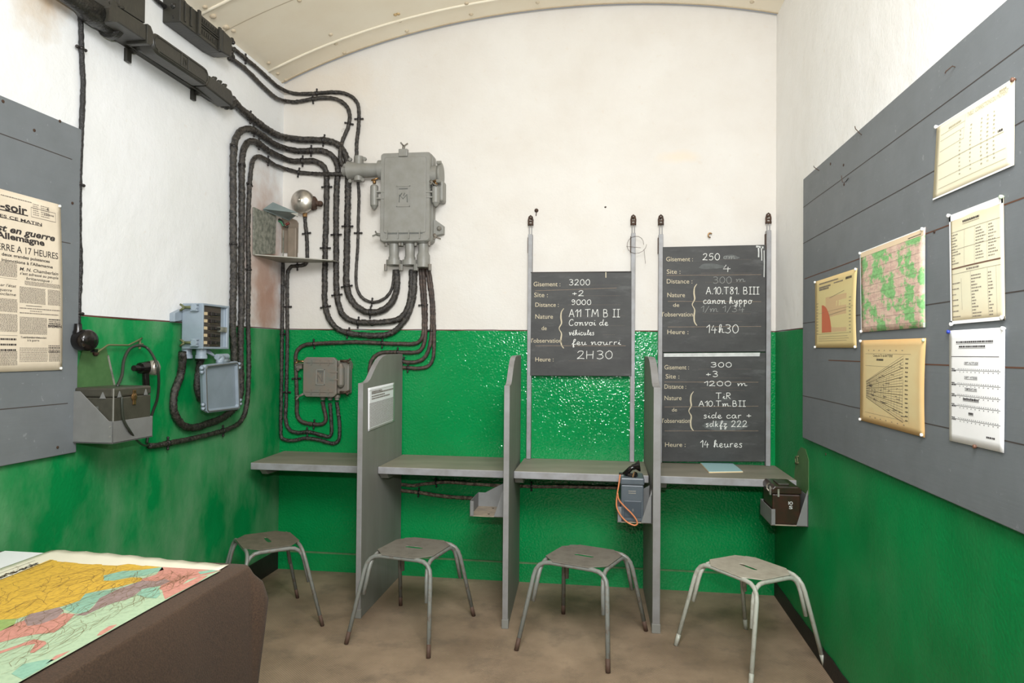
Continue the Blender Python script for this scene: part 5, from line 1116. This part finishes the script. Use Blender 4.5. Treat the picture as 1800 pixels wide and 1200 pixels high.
b.add([h0, h1, h2, h3]+[Vector(p)+Vector((.004, -.004, .006)) for p in (h0, h1, h2, h3)], [(0, 1, 2, 3), (7, 6, 5, 4), (0, 4, 5, 1), (1, 5, 6, 2), (2, 6, 7, 3), (3, 7, 4, 0)]); b.build('hood', 'galv_blue', t)
b = Bm(); b.prism([h1+Vector((0, -.004, .004)), h2+Vector((0, -.004, .004)), h2+Vector((0, -.004, -.018)), h1+Vector((0, -.004, -.012))], (.003, -.003, 0)); b.build('hood_lip', 'galv_clean', t)
b = Bm(); b.box((B(515, 430, .03).x-.035, D-.045, kz+.006), (B(515, 430, .03).x+.03, D-.013, B(505, 400, .03).z)); b.build('cell_case', 'galv_back', t, bevel=.008)
b = Bm(); p = B(500, 420, .03); b.box((p.x-.003, D-.05, kz+.008), (p.x+.003, D-.044, B(501, 405, .04).z)); b.build('edge_strip', 'galv', t)
for mat, pts in (('wire_green', ((490, 388), (495, 390), (498, 396), (503, 396))), ('wire_red', ((508, 392), (504, 394), (501, 399))), ('wire_black', ((486, 387), (491, 386), (496, 389), (500, 397), (506, 399)))):
    b = Bm(); b.tube(smoothpath([B(x, y, .055) for x, y in pts], .006), .009, 6, jit=.2); o = b.build('wire', mat, t, smooth=True); o['label'] = {'wire_green': 'green wire', 'wire_red': 'red wire', 'wire_black': 'black wire'}[mat]

# ================================================================== SPLICE BOXES ON THE LEFT WALL
def lbox(b, o0, o1, poly):
    """prism over a (y, z) outline between distances o0 and o1 from the left wall"""
    b.prism([(XL+o0, y, z) for y, z in poly], (o1-o0, 0, 0)); return b
t = thing('cable_splice_box', 'long black cast splice box along the left wall with a rounded cover, lower run', 'splice box', (XL, 3.1, 2.87), 'black splice boxes')
b = Bm(); lbox(b, .0, .05, [(2.90, 2.893), (3.62, 2.886), (3.68, 2.91), (3.66, 2.99), (2.86, 2.99)]); lbox(b, .045, .053, [(2.90, 2.880), (3.64, 2.872), (3.68, 2.90), (3.66, 2.93), (2.88, 2.93)]); b.build('base_tray', 'black_metal', t, bevel=.008)
cy0, cy1, cz0, cz1 = 2.905, 3.365, 2.86, 2.955
def stadium(k, z_in=0.):
    r = (cz1-cz0)/2-k; zc = (cz0+cz1)/2; out = []
    for i in range(9): a_ = PI/2+PI*i/8; out.append((cy0+(cz1-cz0)/2+r*math.cos(a_), zc+r*math.sin(a_)))
    for i in range(9): a_ = -PI/2+PI*i/8; out.append((cy1-(cz1-cz0)/2+r*math.cos(a_), zc+r*math.sin(a_)))
    return out
b = Bm(); s0, s1, s2 = stadium(-.006), stadium(0), stadium(.008)
f3 = lambda s_, o_: [(XL+o_, y, z) for y, z in s_]
b.frustum(f3(stadium(.022), .05), f3(stadium(.01), .09)); b.frustum(f3(stadium(.0), .09), f3(s1, .15)); b.frustum(f3(s1, .15), f3(s2, .16)); b.build('cover', 'black_metal', t, smooth='auto')
b = Bm(); s3 = stadium(.016); b.tube(f3(s3, .161)+[f3(s3, .161)[0]], .003, 6); b.build('cover_rim', 'black_metal', t)
b = Bm(); cyc = 3.15; zc = 2.907
for q in ([(-.028, -.03), (-.028, .03)], [(.028, -.03), (.028, .03)], [(-.028, .03), (.028, .03)], [(-.028, -.03), (.028, -.03)], [(-.01, -.018), (-.008, .016), (.012, -.01), (.014, .018)]): b.tube([(XL+.161, cyc+u, zc+v) for u, v in q], .0026, 6)
b.build('emblem', 'black_metal', t)
for y, z in ((2.945, 2.94), (2.945, 2.875), (3.33, 2.935), (3.33, 2.87)):
    bm = Bm(); bm.lathe([(0, .006), (.004, .006)], (XL+.16, y, z), (1, 0, 0), 8); bm.build('cover_screw', 'black_metal', t)
b = Bm(); lbox(b, .03, .12, [(3.40, 2.885), (3.66, 2.868), (3.668, 2.93), (3.65, 2.955), (3.43, 2.955)]); b.build('end_box', 'black_metal', t, bevel=.008)
for yy in (3.50, 3.55, 3.60):
    p = Vector((XL+.1, yy, 2.963)); bm = Bm(); bm.ball(p, .014); bm.tube([p-Vector((0, 0, .02)), p+Vector((.006, .012, .012))], .008, 6); bm.build('end_bolt', 'black_metal', t, smooth=True)
b = Bm()
for k in range(12): p = L(385+k*2.2+random.uniform(-2, 2), 178+k*.7+random.uniform(-4, 5), .05); b.ball(p, random.uniform(.014, .024))
b.build('tar_lump', 'tar', t, smooth=True)
for (pa, pb, pc) in (((250, 84), (232, 90), (228, 112)), ((370, 160), (346, 163), (345, 180))):
    p0, p1, p2 = L(*pa, .05), L(*pb, .03), L(*pc, .006); b = Bm(); b.tube([p0, p1], .014, 6); b.box((XL, p1.y-.016, p2.z), (XL+.018, p1.y+.016, p1.z+.012)); b.build('bracket_foot', 'black_metal', t, bevel=.002)
t = thing('cable_splice_box', 'black square cast box left of the long rounded splice box, under the riser plate', 'splice box', (XL, 2.76, 2.87), 'black splice boxes')
b = Bm(); lbox(b, .02, .16, [(2.67, 2.882), (2.862, 2.884), (2.862, 2.955), (2.67, 2.948)]); b.build('body', 'black_metal', t, bevel=.005)
b = Bm(); lbox(b, .0, .05, [(2.66, 2.885), (2.90, 2.893), (2.86, 2.93), (2.66, 2.92)]); b.build('base_tray', 'black_metal', t, bevel=.004)
b = Bm(); lbox(b, .06, .165, [(2.862, 2.872), (2.885, 2.872), (2.903, 2.89), (2.903, 2.94), (2.885, 2.962), (2.862, 2.962)]); b.build('flange', 'black_metal', t, bevel=.003)
b = Bm(); lbox(b, .155, .163, [(2.625, 2.862), (2.672, 2.878), (2.672, 2.955), (2.64, 2.96)]); b.build('clamp_plate', 'black_metal', t)
b = Bm(); 
for k in range(22): p = L(172+k*1.9+random.uniform(-5, 5), 28+k*1.7+random.uniform(-5, 5), .04); b.ball(p, random.uniform(.010, .019))
b.build('tar_lump', 'tar', t, smooth=True)
b = Bm(); 
for px, py in ((200, 8), (208, 12), (196, 4)): p = L(px, py, .15); b.ball(p, .012); b.tube([p, p+Vector((.01, .02, .006))], .007, 6)
b.build('bolt', 'black_metal', t, smooth=True)
t = thing('riser_plate', 'tall flat black cover plate rising to the ceiling from the square splice box', 'cover plate', (XL, 2.80, 2.957))
b = Bm(); lbox(b, .02, .15, [(2.70, 2.957), (2.865, 2.965), (2.865, 3.30), (2.70, 3.30)]); b.build('cover', 'black_metal', t, bevel=.003)
t = thing('cable_gland', 'thick tarred cable gland at the upper left picture edge, left of the square box', 'gland', L(150, 15, 0))
b = Bm(); b.lathe([(-.25, .03), (-.05, .034), (0, .05), (.05, .052), (.06, .045), (.12, .045), (.125, .06), (.15, .06)], L(155, 18, .06), (0, 1, .0), 18); b.build('body', 'tar', t, smooth='auto')
b = Bm(); 
for k in range(14): p = L(125+k*4.4, 2+k*2.7+random.uniform(-3, 3), .035); b.ball(p, random.uniform(.017, .022))
b.build('tar_lump', 'tar', t, smooth=True)
# upper splice box, tucked under the vault
t = thing('cable_splice_box', 'black ribbed splice box high on the left wall under the ceiling, upper run', 'splice box', (XL, 3.45, 3.12), 'black splice boxes')
b = Bm(); lbox(b, .0, .10, [(3.20, 3.135), (3.55, 3.135), (3.66, 3.15), (3.66, 3.255), (3.20, 3.255)]); b.build('body', 'black_metal', t, bevel=.006)
for y in (3.34, 3.535):
    bm = Bm(); lbox(bm, .099, .112, [(y, 3.138), (y+.02, 3.138), (y+.02, 3.264), (y, 3.264)]); bm.build('end_band', 'black_metal', t, bevel=.002)
for y in (3.23, 3.28):
    bm = Bm(); lbox(bm, .099, .106, [(y, 3.15), (y+.012, 3.15), (y+.012, 3.25), (y, 3.25)]); bm.build('end_band', 'black_metal', t, bevel=.002)
for z in (3.205, 3.192):
    bm = Bm(); lbox(bm, .099, .106, [(3.362, z), (3.533, z), (3.533, z+.005), (3.362, z+.005)]); bm.build('rib', 'black_metal', t)
for z, h_ in ((3.222, .016), (3.158, .022)):
    bm = Bm()
    for k in range(7): y = 3.385+k*.02; bm.box((XL+.099, y, z), (XL+.104, y+.006+.006*(k % 2), z+h_))
    bm.box((XL+.099, 3.38, z-.004), (XL+.102, 3.525, z)); bm.build('cast_marking', 'black_metal', t)
b = Bm(); lbox(b, .02, .115, [(3.557, 3.135), (3.655, 3.145), (3.66, 3.25), (3.557, 3.262)]); b.build('end_box', 'black_metal', t, bevel=.008)
b = Bm()
for k in range(26): p = L(306+random.uniform(0, 22), 2+k*1.7+random.uniform(-3, 3), .06); b.ball(p, random.uniform(.010, .018))
b.build('tar_lump', 'tar', t, smooth=True)
b = Bm()
for k in range(16): p = L(402+random.uniform(0, 8), 70+k*2.2, .06); b.ball(p, random.uniform(.010, .014))
b.build('tar_lump', 'tar', t, smooth=True)
for px, py in ((334, 66), (372, 90)):
    p = L(px, py, .004); bm = Bm(); bm.box((XL, p.y-.013, p.z-.025), (XL+.02, p.y+.013, p.z+.05)); bm.build('bracket_foot', 'black_metal', t, bevel=.002)

# ================================================================== STOOLS
def tube_path(a, b_, zt, drop_a, drop_b, rad=.075):
    pass
def make_stool(name_label, tube_m, seat_m):
    t = thing('stool', name_label, 'stool', (0, 0, 0), 'metal stools along the desk'); W, Dp = .155, .165; FWx, FDy = .243, .280; zt = .428; r = .0115
    def hoop(c0, c1, f0, f1, short=0.):
        c0, c1, f0, f1 = map(Vector, (c0, c1, f0, f1)); d = (c1-c0).normalized(); R_ = .075
        def leg(c, f): return c+(f-c)*(1-short)
        pts = [leg(c0, f0)]
        a0 = c0+(f0-c0).normalized()*R_
        pts += [a0]
        for k in (.25, .5, .75): q = (1-k)**2; pts.append(a0*q+c0*(2*k*(1-k))+(c0+d*R_)*(k*k))
        pts += [c0+d*R_, c1-d*R_]
        a1 = c1+(f1-c1).normalized()*R_
        for k in (.25, .5, .75): q = (1-k)**2; pts.append((c1-d*R_)*q+c1*(2*k*(1-k))+a1*(k*k))
        pts += [a1, leg(c1, f1)]; return pts
    for s in (-1, 1):
        pts = hoop((-W-.035, s*Dp, zt), (W+.035, s*Dp, zt), (-FWx, s*FDy, .012), (FWx, s*FDy, .012))
        bm = Bm(); bm.tube(pts, r, 10); bm.build('leg_hoop', tube_m, t, smooth=True, local=True)
        for q in (pts[0], pts[-1]):
            d = (q-pts[1] if q is pts[0] else q-pts[-2]).normalized(); bm = Bm(); bm.tube([q-d*.05, q+d*.011], r*1.03, 10); bm.build('foot_tip', 'foot' if tube_m != 'stool_pale_tube' else tube_m, t, smooth=True, local=True)
        pts = hoop((s*(W+.012), -Dp-.0, zt-.004), (s*(W+.012), Dp, zt-.004), (s*FWx-s*.026, -FDy+.022, .012), (s*FWx-s*.026, FDy-.022, .012), .54)
        bm = Bm(); bm.tube(pts, r*.95, 10); bm.build('side_hoop', tube_m, t, smooth=True, local=True)
    # octagonal seat with a hand slot
    x, y, c = .172, .178, .075; z = zt+r
    outer = [(-x+c, -y), (x-c, -y), (x, -y+c), (x, y-c), (x-c, y), (-x+c, y), (-x, y-c), (-x, -y+c)]
    sx, sy = .055, .013; inner = [(-sx+.012, -sy), (sx-.012, -sy), (sx, -sy+.008), (sx, sy-.008), (sx-.012, sy), (-sx+.012, sy), (-sx, sy-.008), (-sx, -sy+.008)]
    b = Bm(); n = 8
    midl = [((o[0]+i[0])/2, (o[1]+i[1])/2) for o, i in zip(outer, inner)]
    vs = [(u, v, z+.001) for u, v in outer]+[(u, v, z+.001) for u, v in inner]+[(u, v, z-.003) for u, v in outer]+[(u, v, z-.003) for u, v in inner]
    fs = []
    for i in range(n): j = (i+1) % n; fs += [(i, j, 8+j, 8+i), (16+j, 16+i, 24+i, 24+j), (i, 16+i, 16+j, j), (8+j, 24+j, 24+i, 8+i)]
    b.add(vs, fs); b.build('seat', seat_m, t, bevel=.0015, local=True)
    return t
st3 = make_stool('dark grey metal stool under the single blackboard, third of the row from the left', 'stool_tube', 'stool')
def place(o, x, y, rz, sc=(1, 1, 1)): o.location = (x, y, 0); o.rotation_euler = (0, 0, math.radians(rz)); o.scale = sc
def copy_tree(o, label, mats=None):
    c = o.copy(); COL.objects.link(c); c['label'] = label
    for ch in o.children:
        k = ch.copy()
        if mats:
            k.data = ch.data.copy()
            for i, m_ in enumerate(k.data.materials):
                nm = [a for a, bb in M.items() if bb == m_][0]
                if nm in mats: k.data.materials[i] = M[mats[nm]]
        COL.objects.link(k); k.parent = c
    return c
st2 = copy_tree(st3, 'dark grey metal stool in front of the leftmost divider, second from the left')
st4 = copy_tree(st3, 'pale cream metal stool in the right corner by the black skirting', {'stool': 'stool_pale', 'stool_tube': 'stool_pale_tube', 'foot': 'stool_pale_tube'})
st1 = copy_tree(st3, 'grey metal stool in the left corner, half hidden by the blanket-covered table', {'stool': 'stool_dull'})
place(st3, -.114, 3.657, -21); place(st2, -1.025, 3.657, -11.5, (.95, 1.02, 1)); place(st4, .70, 3.60, -55, (1.03, .86, 1)); place(st1, -1.865, 3.662, -50, (1.02, .84, 1))

# ================================================================== TABLE WITH BLANKET, MAP AND SHEET
ZT = .742; TX0, TX1, TY0, TY1 = XL+.03, -1.245, .55, 2.285
t = thing('table', 'table against the left wall, hidden under the brown blanket', 'table', ((TX0+TX1)/2, (TY0+TY1)/2, 0))
b = Bm(); b.box((TX0, TY0, ZT-.04), (TX1, TY1, ZT)); b.build('tabletop', 'wood', t, bevel=.003)
for x in (TX0+.04, TX1-.09):
    for y in (TY0+.04, TY1-.09): bm = Bm(); bm.box((x, y, 0), (x+.05, y+.05, ZT-.04)); bm.build('leg', 'wood', t)
# blanket: top and hanging skirt
per = []
n1 = 40; n2 = 66
for i in range(n1): per.append((TX0-.02+(TX1+.012-TX0-.0)*i/n1, TY1+.012, (0, 1), 0.))
for i in range(13): a_ = PI/2*(1-i/12); per.append((TX1-.02+.034*math.cos(a_), TY1-.022+.034*math.sin(a_), (math.cos(a_), math.sin(a_)), math.sin(PI*i/12)**2))
for i in range(1, n2): per.append((TX1+.014, TY1-.022-(TY1-.022-TY0+.01)*i/n2, (1, 0), 0.))
rows = [(ZT+.004, 0), (ZT+.0025, .003), (ZT-.004, .0055), (ZT-.03, .010), (.68, .016), (.62, .02), (.5, .022), (.38, .022), (.25, .024), (.12, .026), (.03, .028)]
bul = {0: 0, 1: .002, 2: .006, 3: .018, 4: .045, 5: .062, 6: .048, 7: .034, 8: .018, 9: .006, 10: 0}
b = Bm(); vs = []; m = len(per)
for k, (z, o_) in enumerate(rows):
    for i, (x, y, nn, cw) in enumerate(per):
        wv_ = .008*math.sin(i*.37+1.2)*(k/10)+.006*math.sin(i*.11)*(k/10); e = o_+wv_+bul[k]*cw
        vs.append((max(x+nn[0]*e, XL+.01), y+nn[1]*e, z))
fs = [(k*m+i, (k+1)*m+i, (k+1)*m+i+1, k*m+i+1) for k in range(len(rows)-1) for i in range(m-1)]
kk = len(vs); top = []
cx_ = (TX0+TX1)/2
inner = [(min(max(x, TX0), TX1-.05), min(max(y, TY0), TY1-.05), ZT+.004) for x, y, _, _ in per]
vs += inner; fs += [(i, i+1, kk+i+1, kk+i) for i in range(m-1)]
k2 = len(vs); vs += [(TX0-.01, TY0, ZT+.004)]; fs += [(kk+i, kk+i+1, k2) for i in range(m-1)]
b.add(vs, fs); bl = tag(b.build('blanket', 'felt', smooth=True, solid=-.003), 'brown felt blanket draped over the table at the left, hanging to the floor', 'blanket')
# map on the table
ZM = ZT+.0095
def T(px, py, z=ZM): return on(px, py, 2, z)
bk = T(90, 967); bkr = T(402, 992); fx = bkr.x
Q = [Vector((bk.x, bk.y, ZM)), Vector((bkr.x, bkr.y, ZM)), Vector((fx, .75, ZM)), Vector((bk.x, .75, ZM))]
class Flat(Sheet):
    def P(s, u, v, off=0.):
        p = Sheet.P(s, u, v, off)
        p.z += .004*max(0, v-.93)/.07*math.sin(u*23)**2+.003*math.sin(u*5)*max(0, v-.9)/.1; return p
sh = Flat(*Q, (0, 0, 1), 0.)
t = thing('table_map', 'large coloured map sheet lying on the blanket-covered table', 'map', (sh.c[0]+sh.c[2])/2)
sh.grid(24, 40).build('sheet', 'map_paper', t, smooth=True, solid=.0006)
ps = Bm(); ps.flat = True
def poly(pp, m, dz):
    vs = []
    for p in pp:
        q = T(*p); vs.append((q.x, q.y, ZM+.0011+dz))
    ps.add(vs, [tuple(range(len(vs)))], m)
fr_ = [(88, 984), (150, 986), (220, 991), (300, 998), (388, 1003), (330, 1034), (260, 1072), (180, 1117), (100, 1162), (28, 1203), (-60, 1203), (-330, 1150), (-100, 1068), (0, 1020)]
poly(fr_, 0, 0)
poly([(88, 984), (150, 986), (220, 991), (285, 997), (282, 1001), (250, 1002), (215, 1004), (190, 1010), (183, 1016), (182, 1021), (200, 1021), (232, 1015), (250, 1016), (250, 1021), (236, 1025), (205, 1033), (172, 1039), (150, 1044), (144, 1055), (110, 1066), (64, 1077), (30, 1088), (0, 1090), (-120, 1130), (-250, 1130), (-100, 1068), (0, 1020)], 1, .0004)
poly([(285, 997), (388, 1003), (372, 1008), (352, 1013), (330, 1020), (318, 1030), (300, 1044), (290, 1054), (287, 1046), (285, 1038), (280, 1035), (283, 1030), (262, 1030), (243, 1029), (250, 1018), (275, 1010)], 2, .0005)
poly([(250, 1021), (275, 1022), (290, 1018), (300, 1022), (282, 1030), (250, 1036), (235, 1048), (220, 1055), (200, 1060), (175, 1070), (150, 1082), (130, 1082), (155, 1075), (165, 1066), (175, 1052), (205, 1037), (225, 1030)], 3, .0007)
poly([(278, 1032), (282, 1045), (275, 1052), (258, 1051), (240, 1046), (250, 1036), (265, 1033)], 5, .0008)
poly([(290, 1054), (292, 1040), (330, 1024), (350, 1014), (366, 1012), (345, 1026)], 2, .0009)
poly([(52, 1080), (75, 1075), (105, 1068), (112, 1074), (100, 1087), (70, 1098), (48, 1101), (42, 1090)], 3, .0007)
poly([(0, 1110), (20, 1100), (44, 1090), (48, 1101), (70, 1098), (112, 1078), (132, 1080), (115, 1098), (96, 1112), (60, 1116), (30, 1122), (0, 1130), (-60, 1150), (-60, 1128)], 2, .0006)
poly([(0, 1090), (30, 1088), (24, 1100), (0, 1110), (-80, 1130), (-80, 1112)], 6, .0006)
poly([(0, 1145), (30, 1135), (60, 1124), (80, 1128), (82, 1132), (60, 1148), (52, 1148), (62, 1132), (40, 1136), (10, 1146), (-30, 1160), (-30, 1152)], 2, .0006)
poly([(170, 1118), (176, 1111), (192, 1101), (206, 1098), (196, 1106), (178, 1117)], 2, .0006)
poly([(80, 1168), (98, 1153), (124, 1144), (110, 1153)], 2, .0006)
poly([(20, 1185), (40, 1168), (80, 1160), (95, 1160), (80, 1172), (40, 1195)], 5, .0006)
poly([(182, 1012), (215, 1004), (250, 1002), (285, 997), (288, 1002), (255, 1012), (225, 1015), (200, 1021), (183, 1021)], 5, .0005)
poly([(108, 1069), (140, 1056), (150, 1044), (205, 1036), (200, 1042), (172, 1056), (160, 1068), (150, 1080), (130, 1078)], 5, .0005)
poly([(348, 1006), (372, 1002), (384, 1004), (352, 1010)], 5, .001)
ln_ = ps
def reg(px, py): q = T(px, py); return Vector((q.x, q.y, ZM+.0026))
for k in range(420):
    x = random.uniform(-20, 330); lo = 990+x*.03; hi = 1190-x*.5
    if hi <= lo+8: continue
    y = random.uniform(lo, hi); pts = [reg(x, y)]; a_ = random.uniform(-.6, .6)
    for j in range(4): a_ += random.uniform(-.7, .7); pts.append(pts[-1]+Vector((.024*math.sin(a_), .03*math.cos(a_), 0)))
    if all(q.x < fx-.03 and q.y < bkr.y-.08 for q in pts): ln_.ribbon(pts, (0, 0, 1), .0007, 7)
ps.build('colour_print', ['map_sea', 'map_yellow', 'map_pink', 'map_mauve', 'map_teal', 'map_teal', 'map_green', 'map_line'], t)
tb = Bm(); tb.flat = True; e0 = T(-60, 1039); e1 = T(74, 989.5); hh = .032
text(tb, 'Paris-soir', e1+Vector((0, 0, .0016)), (0, 1, 0), (-1, 0, 0), .026, bold=.03, align='r', xs=1.35)
tb.ribbon([Vector((e1.x+.012, .8, ZM+.0016)), Vector((e1.x+.012, e1.y+.03, ZM+.0016))], (0, 0, 1), .004); tb.ribbon([Vector((e1.x-.045, .8, ZM+.0016)), Vector((e1.x-.045, e1.y+.02, ZM+.0016))], (0, 0, 1), .0015)
tb.build('title', 'ink', t)
# plain sheet beside the map
q0 = T(-90, 958, ZT+.0062); Q = [Vector((XL+.035, 2.296, ZT+.0062)), Vector((bk.x+.03, 2.296, ZT+.0062)), Vector((bk.x+.03, .85, ZT+.0062)), Vector((XL+.035, .85, ZT+.0062))]
sh = Sheet(*Q, (0, 0, 1), 0.)
t = thing('blank_sheet', 'plain greyish white sheet on the table, between the coloured map and the left wall', 'paper', (Q[0]+Q[2])/2); sh.grid(8, 20).build('sheet', 'paper_grey', t, solid=.0005)
